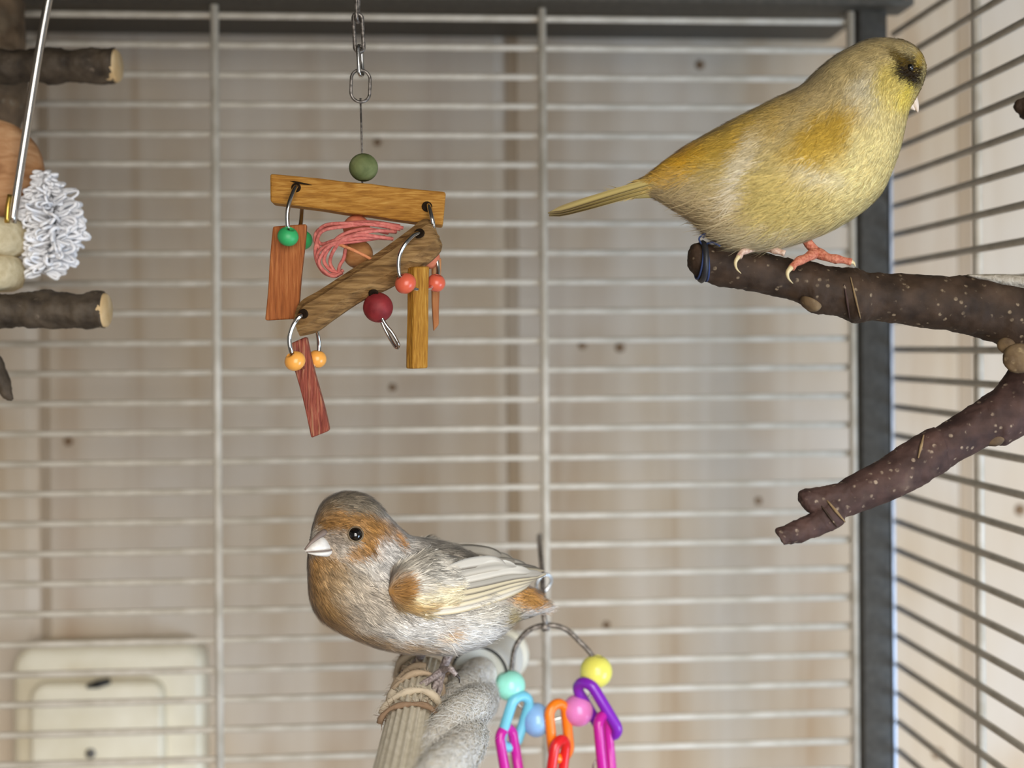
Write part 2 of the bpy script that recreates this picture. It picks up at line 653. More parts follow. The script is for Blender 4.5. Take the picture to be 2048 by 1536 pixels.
def strands(name, G, R, colfn, count, length, width, lift, M, parent, jit=3.0, dev=0.18, sag=0.0, var=0.13, umin=0, umax=None, keep=None, curl=0.0, clump=0.0):
    """fine barbs rooted on a grid skin, lying towards increasing station"""
    nrm, du = grid_normals(G)
    ns, na = G.shape[:2]
    A = np.linalg.norm(np.cross(G[1:] - G[:-1], (np.roll(G, -1, 1) - G)[:-1]), axis=2)
    if umin:
        A[:umin] = 0
    if umax:
        A[umax:] = 0
    p = (A / A.sum()).ravel()
    idx = rng.choice(len(p), count, p=p)
    i, j = idx // na, idx % na
    fi, fj = rng.random(count)[:, None], rng.random(count)[:, None]
    j2 = (j + 1) % na

    def bil(Q):
        return (Q[i, j] * (1 - fi) + Q[i + 1, j] * fi) * (1 - fj) + (Q[i, j2] * (1 - fi) + Q[i + 1, j2] * fi) * fj
    p0, n, d, r = bil(G), bil(nrm), bil(du), bil(R)
    if keep is not None:
        k = keep(r)
        p0, n, d, r, i = p0[k], n[k], d[k], r[k], i[k]
    m_ = len(p0)
    n /= np.linalg.norm(n, axis=1)[:, None] + 1e-12
    d += np.array([0, 0, -sag]) * np.linalg.norm(d, axis=1)[:, None]
    d -= n * (d * n).sum(1)[:, None]
    d /= np.linalg.norm(d, axis=1)[:, None] + 1e-12
    side = np.cross(n, d)
    q = rng.normal(0, dev, m_)[:, None]
    # neighbouring barbs lie alike: add a shared swing
    q = q + (noise2(r[:, 0], r[:, 1], 18, 11)[:, None] - 0.5) * dev * 3
    d = d * np.cos(q) + side * np.sin(q)
    side = np.cross(n, d)
    L = (length(r) if callable(length) else np.full(m_, length)) * rng.uniform(0.7, 1.25, m_)
    L = L[:, None]
    wdt = (width * rng.uniform(0.7, 1.3, m_))[:, None]
    lf = (lift * rng.uniform(0.5, 1.5, m_))[:, None]
    base = p0 - n * np.minimum(0.0003, L * 0.05)
    c1 = base + d * L * 0.45 + n * L * lf * 0.9
    c2 = base + d * L + n * L * lf * (0.9 - curl)
    V = np.stack([base - side * wdt * 0.5, base + side * wdt * 0.5, c1 - side * wdt * 0.42, c1 + side * wdt * 0.42, c2 - side * wdt * 0.08, c2 + side * wdt * 0.08], 1).reshape(-1, 3)
    o = np.arange(m_)[:, None] * 6
    Fq = np.concatenate([o + np.array([[0, 2, 3, 1]]), o + np.array([[2, 4, 5, 3]])], 0)
    me = raw_mesh(name, V, Fq)
    c = colfn(r, jit)
    c *= np.clip(1 + rng.normal(0, var, m_), 0.45, 1.7)[:, None]
    c *= (1 + clump * (noise2(r[:, 0] * 0.6 + r[:, 1], r[:, 1] - r[:, 0] * 0.3, 5, 21) - 0.5))[:, None]
    set_col(me, np.repeat(np.clip(c, 0.002, 0.95), 6, axis=0))
    me.polygons.foreach_set('use_smooth', [True] * len(me.polygons))
    nn = np.repeat(n, 6, axis=0)
    me.normals_split_custom_set_from_vertices([tuple(x) for x in nn])
    ob = link(name, me, M, parent)
    ob['kind'] = 'stuff'
    return ob


def body_mesh(name, G, R, colfn, M, parent):
    b = MB().grid(G)
    me = bpy.data.meshes.new(name)
    me.from_pydata(b.v, [], b.f)
    me.update()
    bm = bmesh.new()
    bm.from_mesh(me)
    bmesh.ops.recalc_face_normals(bm, faces=bm.faces)
    bm.to_mesh(me)
    bm.free()
    c = colfn(R).reshape(-1, 3)
    c = np.vstack([c, c[:1], c[-1:]])
    set_col(me, c)
    return link(name, me, M, parent)


class Skin:
    def __init__(s, G, R):
        s.G, s.R = G, R
        s.N, s.D = grid_normals(G)
        na = G.shape[1]
        s.near = slice(1, na // 2)

    def at(s, x, y, off=0.0):
        q = s.R[:, s.near]
        k = np.argmin((q[..., 0] - x) ** 2 + (q[..., 1] - y) ** 2)
        i, j = np.unravel_index(k, q.shape[:2])
        p, n = s.G[:, s.near][i, j], s.N[:, s.near][i, j]
        return p + n * off, n, p[1]

    def mirror(s, p, Ymid):
        return np.array([p[0], 2 * Ymid - p[1], p[2]])


def feather(path, widths, n_side, cols, thick=0.0003, camber=0.25):
    """one feather: a thin cambered blade along a path. returns (verts, faces, colours)"""
    pts = np.asarray(path)
    n = len(pts)
    V, Cc, Fq = [], [], []
    ks = (-1, -0.5, 0, 0.5, 1)
    for i in range(n):
        t = pts[min(i + 1, n - 1)] - pts[max(i - 1, 0)]
        t = t / (np.linalg.norm(t) + 1e-12)
        nr = n_side[i] if np.ndim(n_side) > 1 else n_side
        sd = np.cross(nr, t)
        sd = sd / (np.linalg.norm(sd) + 1e-12)
        for k in ks:
            V.append(pts[i] + sd * widths[i] * k + nr * (-camber * widths[i] * k * k))
            Cc.append(cols(i / (n - 1), k))
    m_ = len(ks)
    for i in range(n - 1):
        for j in range(m_ - 1):
            a = i * m_ + j
            Fq.append((a, a + 1, a + 1 + m_, a + m_))
    # underside
    o = len(V)
    for i in range(n):
        nr = n_side[i] if np.ndim(n_side) > 1 else n_side
        for j in range(m_):
            V.append(V[i * m_ + j] - nr * thick)
            Cc.append(Cc[i * m_ + j])
    for i in range(n - 1):
        for j in range(m_ - 1):
            a = o + i * m_ + j
            Fq.append((a + m_, a + 1 + m_, a + 1, a))
    for i in range(n - 1):
        a, b3 = i * m_, i * m_ + m_ - 1
        Fq.append((a + m_, a, o + a, o + a + m_))
        Fq.append((b3, b3 + m_, o + b3 + m_, o + b3))
    return V, Fq, Cc


def link_feather(name, data, M, parent):
    V, Fq, Cc = data
    me = bpy.data.meshes.new(name)
    me.from_pydata([tuple(v) for v in V], [], Fq)
    me.update()
    set_col(me, np.array(Cc))
    return link(name, me, M, parent)


def blade(w, n=12, tip=0.15, root=0.45):
    t = np.linspace(0, 1, n)
    return w * np.minimum(1, root + (1 - root) * np.sin(np.clip(t / 0.4, 0, 1) * math.pi / 2)) * np.sqrt(np.clip(1 - ((t - (1 - 2.2 * tip)) / (2.2 * tip)).clip(0) ** 2, 0.01, 1))


M_FEATHER = vcol_mat('feather_barbs', 0.85, 0.12, 0.15)
M_SKIN = vcol_mat('feather_down', 0.95, 0.05)
M_QUILL = vcol_mat('flight_feather_vane', 0.6, 0.25)
M_EYE = mat('dark_eye', (8, 7, 7), 0.05, spec=0.8, coat=0.5)
M_BEAK = grain('horn_beak', [(0.35, (206, 200, 192)), (0.7, (226, 222, 216))], (1, 1, 1), 0.4, 300, 2, 0, 0.03)
M_BEAKTOP = mat('dark_beak_ridge', (120, 104, 94), 0.5)
M_PINKBEAK = mat('pinkish_beak', (224, 206, 190), 0.4)

# ------------------------------------------------------------------ yellow canary
YB = 0.475
yel = empty('canary', P(1600, 495, YB), 'plump yellow canary perched on the dark branch', 'bird', 'canaries in the cage')
yp = [(1843, 138, 1834, 170), (1843, 126, 1829, 192), (1831, 102, 1820, 210), (1807, 84, 1809, 230), (1775, 78, 1803, 252), (1738, 80, 1798, 277),
      (1701, 95, 1790, 312), (1666, 116, 1775, 353), (1635, 142, 1755, 391), (1603, 171, 1721, 424), (1549, 199, 1674, 454), (1490, 229, 1618, 478),
      (1450, 250, 1549, 496), (1410, 272, 1490, 500), (1377, 291, 1440, 484), (1345, 313, 1392, 446), (1320, 332, 1345, 415), (1299, 349, 1303, 394), (1262, 369, 1265, 394), (1235, 380, 1238, 396)]
yw = [(20, 20), (40, 38), (56, 54), (66, 66), (72, 76), (77, 88), (82, 98), (90, 108), (98, 117), (106, 123), (111, 125), (111, 123), (106, 116), (97, 104), (83, 88), (65, 68), (47, 44), (33, 24), (24, 14), (16, 8)]
yY = np.interp(np.arange(20), [0, 6, 12, 19], [YB + 0.012, YB + 0.004, YB, YB + 0.006])
YG, YR = loft(yp, yY, [a for a, b3 in yw], [b3 for a, b3 in yw], 130, 88)
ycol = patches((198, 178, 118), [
    (1580, 165, 330, 95, -28, (190, 168, 120), 0.9, 0.55),      # back
    (1740, 115, 90, 60, -10, (190, 170, 118), 0.9, 0.5),        # crown and nape
    (1450, 275, 150, 45, -31, (206, 170, 62), 0.85, 0.6),       # lower back
    (1352, 322, 80, 36, -32, (218, 168, 44), 0.95, 0.6),        # rump
    (1735, 190, 34, 50, 10, (206, 198, 172), 0.75, 0.6),        # pale neck side
    (1790, 170, 40, 48, 20, (208, 186, 96), 0.85, 0.5),         # cheek
    (1812, 195, 16, 26, 15, (220, 196, 66), 0.8, 0.6),
    (1742, 330, 62, 125, 18, (224, 208, 146), 0.85, 0.6),       # breast
    (1655, 268, 78, 40, -40, (186, 150, 54), 0.95, 0.55),       # wing bend
    (1630, 320, 60, 40, -30, (200, 166, 70), 0.5, 0.7),
    (1640, 345, 52, 18, 15, (226, 216, 186), 0.75, 0.8),        # pale fluff below it
    (1560, 400, 100, 70, 0, (202, 180, 106), 0.7, 0.7),         # flank
    (1490, 370, 18, 85, 18, (232, 222, 200), 0.85, 0.8),        # white streak
    (1505, 300, 16, 60, 30, (222, 210, 176), 0.6, 0.9),
    (1420, 425, 100, 60, 25, (208, 188, 146), 0.9, 0.6),        # vent
    (1530, 480, 130, 28, 0, (212, 196, 158), 0.75, 0.7),        # under belly
    (1340, 382, 60, 12, -22, (170, 150, 116), 0.7, 0.8),
    (1270, 380, 45, 22, -15, (200, 176, 112), 0.8, 0.7),
    (1820, 138, 24, 38, -32, (36, 25, 8), 1.0, 0.35),          # shade of the feather hollow round the eye, painted into the plumage
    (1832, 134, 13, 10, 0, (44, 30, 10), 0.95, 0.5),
    (1802, 112, 26, 9, 42, (96, 76, 24), 0.9, 0.7),
    (1838, 116, 9, 14, -10, (170, 140, 46), 0.8, 0.7),
])
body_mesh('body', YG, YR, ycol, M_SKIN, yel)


def ylen(r):
    f = np.clip((1843 - r[:, 0]) / 220, 0, 1)
    return 0.0018 + 0.0042 * f


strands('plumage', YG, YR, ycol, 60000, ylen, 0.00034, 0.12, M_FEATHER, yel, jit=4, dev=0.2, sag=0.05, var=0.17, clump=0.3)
ysk = Skin(YG, YR)
# long loose flank plumes
def yflank(r):
    return ((r[:, 0] > 1380) & (r[:, 0] < 1640) & (r[:, 1] > 330))
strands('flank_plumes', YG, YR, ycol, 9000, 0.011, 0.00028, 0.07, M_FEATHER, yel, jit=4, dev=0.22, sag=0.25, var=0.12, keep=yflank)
# eye
for sgn in (1, -1):
    p, n, _ = ysk.at(1821, 136)
    if sgn < 0:
        p = np.array([p[0], 2 * (YB + 0.011) - p[1], p[2]])
    bm_c = MB().lathe(p, (0, 1, 0), [(0.0014 * math.sin(a), -0.0014 * math.cos(a)) for a in np.linspace(0.02, 3.12, 12)], 18).build('eye', M_EYE, yel)
# beak: two short mandibles
def cone_path(pts, radii, flat=1.0, seg=14):
    return MB().tube(pts, radii, seg)
pm = PXM(YB)
YH = YB + 0.012
MB().tube(pxpath([(1815, 184, YH), (1825, 200, YH), (1832, 213, YH), (1836, 225, YH)], 10), np.array([14, 13.4, 12.4, 11.2, 9.8, 8.2, 6.4, 4.6, 2.8, 0.8]) * pm, 14).build('upper_beak', M_PINKBEAK, yel)
MB().tube(pxpath([(1808, 190, YH), (1817, 206, YH), (1824, 214, YH), (1830, 221, YH)], 10), np.array([11, 10.6, 10, 9.2, 8.2, 7, 5.6, 4, 2.4, 0.7]) * pm, 14).build('lower_beak', M_PINKBEAK, yel)
# tail
tl = empty('tail', P(1290, 372, YB), None, None) if False else None
tailroot = MB().tube(pxpath([(1330, 372, YB + 0.004), (1290, 376, YB + 0.005), (1240, 388, YB + 0.006)], 8), np.array([0.0035, 0.004, 0.0042, 0.004, 0.0037, 0.0032, 0.0026, 0.0018]), 12)
me = tailroot.mesh('tail')
set_col(me, np.tile(lin((186, 168, 108)), (len(me.vertices), 1)))
tail = link('tail', me, M_SKIN, yel)
for k in range(7):
    u = (k - 3) / 3
    ya, yb = YB + 0.004 + u * 0.0045, YB + 0.007 + u * 0.008
    dy = abs(u) * 3
    sp = ((k * 3) % 7 - 3) / 3
    pth = pxpath([(1322, 366 + sp * 8, ya), (1262, 380 + sp * 7, ya), (1180, 404 + sp * 6, yb), (1096 + abs(u) * 6, 427 + sp * 4, yb)], 14)
    c_mid, c_edge, c_tip = lin((206, 186, 120)), lin((122, 100, 62)), lin((150, 130, 96))

    def fc(t, k2, c_mid=c_mid, c_edge=c_edge, c_tip=c_tip):
        w = max(0, abs(k2) - 0.3) / 0.7 * min(1, t * 1.4)
        c = c_mid * (1 - w) + c_edge * w
        s = max(0, t - 0.7) / 0.3 * 0.5
        return c * (1 - s) + c_tip * s
    nn = np.array([-0.15, -0.75, 0.64])
    link_feather('tail_feather', feather(pth, blade(9.5 * pm, 14, 0.08, 0.7), nn, fc, 0.0003, 0.15), M_QUILL, tail)

# feet
M_PINK = grain('pink_scaly_skin', [(0.35, (176, 96, 74)), (0.65, (208, 136, 108))], (1, 1, 1), 0.6, 900, 3, 0, 0.4)
M_PALEPINK = grain('pale_scaly_skin', [(0.35, (190, 150, 130)), (0.65, (222, 196, 178))], (1, 1, 1), 0.6, 900, 3, 0, 0.4)
M_CLAW = mat('horn_claw', (214, 196, 150), 0.35)
BRY = 0.480           # depth of the branch's heart


def toe(pts, r0, r1, M, parent, claw=None, nm='toe'):
    n = 14
    rr = np.linspace(r0, r1, n) * (1 + 0.12 * np.sin(np.linspace(0, 14, n))) * pm
    t = MB().tube(pxpath(pts, n), rr, 10).build(nm, M, parent)
    if claw:
        MB().tube(pxpath(claw, 12), np.linspace(r1 * 0.85, 0.6, 12) * pm, 8).build('claw', M_CLAW, t)
    return t


fr = BRY - 0.0085
def foot(loc, label=None):
    o = bpy.data.objects.new('foot', None)
    COL.objects.link(o)
    o.parent = yel
    o.matrix_parent_inverse = Matrix.Translation(-Vector(tuple(P(1600, 495, YB))))
    o.location = tuple(loc)
    return o


def leg_part(name, pts, rr, M, parent):
    return MB().tube(pxpath(pts, len(rr)), np.array(rr) * pm, 12).build(name, M, parent)


# near foot (left in view) and far foot: shank with toes as its pieces
sh = leg_part('leg', [(1545, 462, BRY - 0.006), (1538, 482, BRY - 0.006), (1528, 494, BRY - 0.005)], [11, 10, 9.5, 9, 9, 9.5], M_PALEPINK, yel)
toe([(1530, 494, BRY - 0.004), (1506, 497, BRY - 0.007), (1486, 503, BRY - 0.0092), (1478, 514, BRY - 0.0105)], 9, 6, M_PALEPINK, sh, [(1478, 512, BRY - 0.0105), (1471, 524, BRY - 0.011), (1473, 537, BRY - 0.0108), (1482, 547, BRY - 0.0100)])
toe([(1530, 494, BRY - 0.004), (1548, 500, BRY - 0.008), (1570, 507, BRY - 0.0095)], 9, 6, M_PALEPINK, sh)
toe([(1530, 494, BRY - 0.002), (1515, 492, BRY + 0.004), (1505, 496, BRY + 0.009)], 8, 5, M_PALEPINK, sh)
sh = leg_part('leg', [(1606, 462, BRY - 0.004), (1615, 484, BRY - 0.004), (1632, 504, BRY - 0.004)], [12, 11, 10, 10, 10, 11], M_PINK, yel)
toe([(1632, 504, BRY - 0.004), (1612, 516, BRY - 0.0085), (1594, 524, BRY - 0.0105), (1583, 536, BRY - 0.0118)], 11, 7, M_PINK, sh, [(1583, 534, BRY - 0.0118), (1575, 545, BRY - 0.0124), (1577, 557, BRY - 0.0122), (1586, 567, BRY - 0.0116)])
toe([(1632, 504, BRY - 0.004), (1656, 515, BRY - 0.0070), (1680, 519, BRY - 0.0080), (1702, 524, BRY - 0.0085)], 11, 7, M_PINK, sh, [(1700, 523, BRY - 0.0085), (1707, 526, BRY - 0.0085), (1711, 533, BRY - 0.0085)])
toe([(1632, 504, BRY - 0.002), (1650, 512, BRY + 0.002), (1672, 522, BRY + 0.006)], 10, 6, M_PINK, sh)

# ------------------------------------------------------------------ brown canary
BB = 0.520
bro = empty('canary', P(850, 1310, BB), 'grey and rust-orange canary with dark eye sitting on the white rope perch', 'bird', 'canaries in the cage')
bp_ = [(626, 1064, 618, 1096), (630, 1036, 616, 1122), (645, 1006, 617, 1152), (672, 989, 619, 1182), (701, 985, 626, 1208), (727, 990, 641, 1232),
       (750, 1004, 671, 1255), (770, 1026, 707, 1273), (792, 1050, 750, 1289), (816, 1070, 798, 1300), (854, 1080, 850, 1303), (900, 1090, 898, 1304),
       (945, 1112, 948, 1293), (982, 1130, 984, 1276), (1012, 1148, 1006, 1262), (1040, 1165, 1030, 1244), (1066, 1180, 1062, 1230), (1088, 1198, 1088, 1222)]
bw = [(16, 18), (36, 38), (52, 52), (62, 66), (68, 78), (72, 90), (76, 100), (80, 108), (87, 113), (94, 115), (97, 115), (94, 112), (84, 100), (70, 84), (54, 64), (40, 44), (27, 26), (12, 12)]
bY = np.interp(np.arange(18), [0, 5, 10, 17], [BB - 0.010, BB - 0.004, BB, BB + 0.012])
BG, BR = loft(bp_, bY, [a for a, b3 in bw], [b3 for a, b3 in bw], 130, 88)
bpat = [
    (700, 1005, 75, 40, 5, (118, 106, 88), 0.92, 0.5),          # crown
    (645, 1035, 26, 34, 10, (112, 90, 62), 0.85, 0.5),          # forehead
    (790, 1030, 40, 50, 40, (184, 180, 174), 0.8, 0.6),         # nape
    (780, 1110, 50, 60, 0, (196, 194, 192), 0.8, 0.6),          # neck side
    (715, 1042, 66, 20, 6, (144, 104, 56), 0.9, 0.45),          # brow
    (668, 1047, 34, 12, 12, (120, 84, 40), 0.8, 0.6),
    (742, 1072, 26, 36, 10, (152, 110, 58), 0.92, 0.45),        # cheek
    (722, 1098, 34, 18, -28, (148, 108, 60), 0.85, 0.5),
    (672, 1075, 34, 20, 0, (116, 102, 88), 0.9, 0.6),         # lores
    (695, 1070, 16, 12, 0, (146, 132, 114), 0.7, 0.6),
    (790, 1074, 9, 24, -20, (188, 132, 62), 0.85, 0.5),         # streak behind the cheek
    (765, 1085, 12, 22, 0, (198, 196, 194), 0.7, 0.6),
    (645, 1142, 44, 44, 0, (140, 102, 54), 0.95, 0.4),          # throat
    (638, 1200, 46, 66, -18, (142, 106, 60), 0.92, 0.5),        # breast
    (690, 1180, 40, 55, -25, (152, 132, 104), 0.8, 0.6),
    (665, 1235, 50, 30, 35, (150, 114, 64), 0.85, 0.6),
    (740, 1215, 60, 60, 30, (170, 158, 142), 0.8, 0.6),
    (730, 1278, 70, 14, 22, (168, 132, 84), 0.8, 0.7),          # belly edge
    (825, 1292, 60, 12, 4, (184, 146, 96), 0.75, 0.8),
    (850, 1262, 90, 22, 4, (222, 218, 212), 0.85, 0.7),         # belly
    (930, 1270, 60, 34, -15, (228, 225, 220), 0.9, 0.6),
    (885, 1266, 22, 9, -15, (196, 152, 92), 0.7, 0.8),
    (840, 1238, 60, 10, 8, (214, 208, 200), 0.7, 0.8),
    (960, 1225, 40, 24, -15, (196, 188, 172), 0.7, 0.7),
    (1044, 1196, 40, 26, 20, (174, 124, 58), 0.95, 0.45),       # rump
    (1016, 1246, 18, 22, 10, (146, 126, 78), 0.9, 0.6),         # dark vent
    (1076, 1226, 30, 7, -10, (232, 230, 228), 0.9, 0.7),
    (1010, 1225, 16, 16, 0, (178, 166, 138), 0.7, 0.7),
]
# dark streaks of the mantle
for k, (xa, ya, xb, yb) in enumerate(((838, 1082, 905, 1128), (862, 1084, 925, 1122), (885, 1088, 950, 1122), (822, 1096, 890, 1150), (815, 1112, 868, 1160), (910, 1096, 965, 1124), (815, 1130, 850, 1165))):
    cx, cy, L = (xa + xb) / 2, (ya + yb) / 2, math.hypot(xb - xa, yb - ya) / 2
    bpat.append((cx, cy, L * 1.1, 4.2, math.degrees(math.atan2(yb - ya, xb - xa)), (104, 100, 92), 0.75, 0.5))
bcol = patches((176, 168, 156), bpat)
body_mesh('body', BG, BR, bcol, M_SKIN, bro)


def blen(r):
    d = np.hypot(r[:, 0] - 660, r[:, 1] - 1075)
    return 0.0020 + 0.0040 * np.clip((d - 20) / 130, 0, 1)


def beye(r):
    return np.hypot(r[:, 0] - 712, (r[:, 1] - 1069) * 1.1) > 13


strands('plumage', BG, BR, bcol, 62000, blen, 0.00034, 0.13, M_FEATHER, bro, jit=3, dev=0.18, sag=0.05, var=0.3, clump=0.8, keep=beye)


def bbelly(r):
    return (r[:, 0] > 800) & (r[:, 0] < 1040) & (r[:, 1] > 1215)


strands('belly_fluff', BG, BR, bcol, 6000, 0.009, 0.00026, 0.09, M_FEATHER, bro, jit=3, dev=0.25, sag=0.12, var=0.15, keep=bbelly)
bsk = Skin(BG, BR)
bm_ = PXM(BB)
# eyes: a glossy ball in a pale rim
pe, ne, _ = bsk.at(712, 1069)
Yc = bY[4]
for near in (True, False):
    c = pe if near else np.array([pe[0], 2 * Yc - pe[1], pe[2]])
    n = ne if near else np.array([ne[0], -ne[1], ne[2]])
    r = 14.5 * bm_
    eye = MB().lathe(c - n * r * 0.35, n, [(r * math.sin(a), -r * math.cos(a)) for a in np.linspace(0.02, 3.12, 16)], 24).build('eye', M_EYE, bro)
    MB().lathe(c, n, [(r * 0.9, 0.0006), (r * 1.0, 0.0006), (r * 1.12, 0.0001), (r * 1.18, -0.001)], 24).build('eye_ring', mat('eye_rim', (112, 96, 74), 0.8), eye)
# beak
BH = BB - 0.0125


def cone_grid(sections):
    """sections: (top px, bottom px, Y, half depth px) lofted closed"""
    prs = [(a[0], a[1], b3[0], b3[1]) for a, b3, y, w in sections]
    G, _ = loft(prs, [y for a, b3, y, w in sections], [w for a, b3, y, w in sections], [w for a, b3, y, w in sections], 28, 28)
    return G


MB().grid(cone_grid([((662, 1070), (680, 1097), BB - 0.0110, 15), ((644, 1072), (662, 1100), BB - 0.0178, 18), ((624, 1085), (638, 1103), BB - 0.0215, 14), ((614, 1096), (619, 1104), BB - 0.0228, 6), ((609, 1101), (611, 1104), BB - 0.0232, 1)])).build('upper_beak', M_BEAK, bro)
MB().grid(cone_grid([((684, 1088), (676, 1112), BB - 0.0110, 16), ((662, 1097), (654, 1113), BB - 0.0180, 18), ((634, 1102), (632, 1111), BB - 0.0212, 12), ((615, 1104), (616, 1107), BB - 0.0226, 3)])).build('lower_beak', M_BEAK, bro)
MB().tube(pxpath([(650, 1064, BB - 0.0175), (636, 1073, BB - 0.0203), (621, 1087, BB - 0.0226), (610, 1100, BB - 0.0233)], 12), np.linspace(7, 2.2, 12) * bm_, 10).build('beak_ridge', M_BEAKTOP, bro)

MB().tube(pxpath([(664, 1100, BB - 0.0205), (650, 1102, BB - 0.0228), (632, 1103, BB - 0.0241), (613, 1104, BB - 0.0236)], 16), np.linspace(1.7, 0.9, 16) * bm_, 6).build('beak_gape', M_BEAKTOP, bro)

# wings
def wing_depth(x, y):
    """outer face of the folded near wing, as an offset towards the viewer"""
    b_ = np.interp(x, [770, 850, 930, 1000, 1050, 1100], [0.0205, 0.0235, 0.0205, 0.0145, 0.0085, 0.0035])
    top = np.interp(x, [770, 850, 900, 950, 1000, 1050, 1100], [1060, 1078, 1088, 1108, 1122, 1138, 1146])
    f = np.clip((y - top) / 70, 0, 1)
    return b_ * (0.45 + 0.55 * np.sqrt(f))


def midY(x):
    return float(np.interp(x, [620, 750, 850, 1090], [BB - 0.010, BB - 0.004, BB, BB + 0.012]))


def wpt(x, y, off):
    Y = midY(x) - wing_depth(x, y)
    if x < 1040:
        _, _, Ys = bsk.at(x, y)
        Y = min(Y, Ys - 0.0006)
    return P(x, y, Y - off)


def mirrorY(p, x):
    return np.array([p[0], 2 * midY(x) - p[1], p[2]])


CREAM, WHITE, GREY, DGREY, ORNG, TAN = (lin(c) for c in ((218, 204, 170), (216, 210, 198), (178, 172, 160), (134, 128, 118), (190, 130, 50), (208, 178, 122)))
flight = [
    # (points, half width px, body colour, edge colour)
    ([(850, 1226), (920, 1216), (1000, 1192), (1062, 1166)], 9, WHITE, CREAM),
    ([(850, 1216), (930, 1203), (1010, 1179), (1070, 1158)], 9, CREAM, WHITE),
    ([(860, 1206), (940, 1191), (1020, 1167), (1080, 1153)], 9, CREAM, GREY),
    ([(870, 1194), (950, 1178), (1030, 1157), (1093, 1148)], 9, CREAM, DGREY),
    ([(880, 1182), (960, 1165), (1035, 1149), (1086, 1147)], 9, GREY, DGREY),
    ([(890, 1168), (960, 1152), (1020, 1140), (1062, 1143)], 10, WHITE, GREY),
    ([(895, 1152), (950, 1138), (1000, 1130), (1036, 1136)], 11, GREY, WHITE),
    ([(900, 1136), (940, 1126), (980, 1122), (1012, 1130)], 11, WHITE, DGREY),
]
wpat = [
    (830, 1215, 70, 26, 6, (222, 200, 152), 0.9, 0.5),
    (905, 1200, 60, 26, -12, (226, 212, 176), 0.9, 0.6),
    (796, 1178, 20, 26, 10, (160, 114, 56), 0.95, 0.5),
    (812, 1212, 22, 12, 30, (190, 146, 76), 0.7, 0.6),
    (858, 1192, 34, 9, -8, (228, 218, 190), 0.9, 0.6),
    (868, 1222, 40, 8, 4, (196, 150, 88), 0.6, 0.8),
    (880, 1176, 30, 8, 10, (214, 196, 156), 0.7, 0.7),
] + [p for p in bpat[-7:]]
for (xa, ya, xb, yb) in ((846, 1120, 900, 1158), (885, 1116, 940, 1144)):
    wpat.append(((xa + xb) / 2, (ya + yb) / 2, math.hypot(xb - xa, yb - ya) * 0.55, 4.5, math.degrees(math.atan2(yb - ya, xb - xa)), (112, 108, 100), 0.7, 0.5))
wcol = patches((204, 197, 184), wpat)
for near in (True, False):
    me = MB()
    # wing bed: a thin curved plate under the feathers
    G, RW = [], []
    tt = [0, 0.04, 0.1, 0.3, 0.7, 1]
    for t in np.linspace(0, 1, 40):
        xa, ya = np.interp(t, tt, [777, 780, 792, 850, 985, 1066]), np.interp(t, tt, [1178, 1158, 1140, 1104, 1130, 1147])
        xb, yb = np.interp(t, tt, [777, 780, 790, 845, 985, 1066]), np.interp(t, tt, [1184, 1200, 1214, 1232, 1194, 1157])
        row, rr = [], []
        for q in np.linspace(0, 1, 20):
            x, y = xa + (xb - xa) * q, ya + (yb - ya) * q
            of = np.interp(x, [777, 800, 900, 960], [-0.001, 0.0022, 0.0032, -0.0012]) - 0.003 * (abs(q - 0.5) * 2) ** 4
            p = wpt(x, y, of)
            row.append(p if near else mirrorY(p, x))
            rr.append((x, y))
        G.append(row)
        RW.append(rr)
    G, RW = np.array(G), np.array(RW)
    back = G.copy()
    back[..., 1] += 0.0012 if near else -0.0012
    GW = np.concatenate([G, back[:, ::-1]], axis=1)
    RW = np.concatenate([RW, RW[:, ::-1]], axis=1)
    me.grid(GW, closed_u=True, cap=True)
    mesh = bpy.data.meshes.new('wing')
    mesh.from_pydata(me.v, [], me.f)
    mesh.update()
    bmx = bmesh.new()
    bmx.from_mesh(mesh)
    bmesh.ops.recalc_face_normals(bmx, faces=bmx.faces)
    bmx.to_mesh(mesh)
    bmx.free()
    wc = wcol(RW).reshape(-1, 3)
    set_col(mesh, np.vstack([wc, wc[:1], wc[-1:]]))
    wing = link('wing', mesh, M_SKIN, bro)
    strands('covert_feathers', GW, RW, wcol, 12000, 0.0058, 0.00042, 0.10, M_FEATHER, wing, jit=1.5, dev=0.14, var=0.2, clump=0.5, umax=29)
    for k, (pts, hw, c1, c2) in enumerate(flight):
        pth = catmull([wpt(x, y, 0.0009 + 0.00035 * k) if near else mirrorY(wpt(x, y, 0.0009 + 0.00035 * k), x) for x, y in pts], 14)

        def fc(t, k2, c1=c1, c2=c2):
            w = np.clip((abs(k2 - 0.0) - 0.35) / 0.65, 0, 1)
            c = c1 * (1 - w) + c2 * w
            s = np.clip((t - 0.72) / 0.28, 0, 1) * 0.6
            if abs(k2) < 0.2:
                c = c * 0.82
            return c * (1 - s) + lin((128, 122, 114)) * s
        nn = np.array([0.1, -0.93, 0.35]) if near else np.array([0.1, 0.93, 0.35])
        link_feather('flight_feather', feather(pth, blade(hw * bm_, 14, 0.12, 0.6), nn, fc, 0.00025, 0.12), M_QUILL, wing)
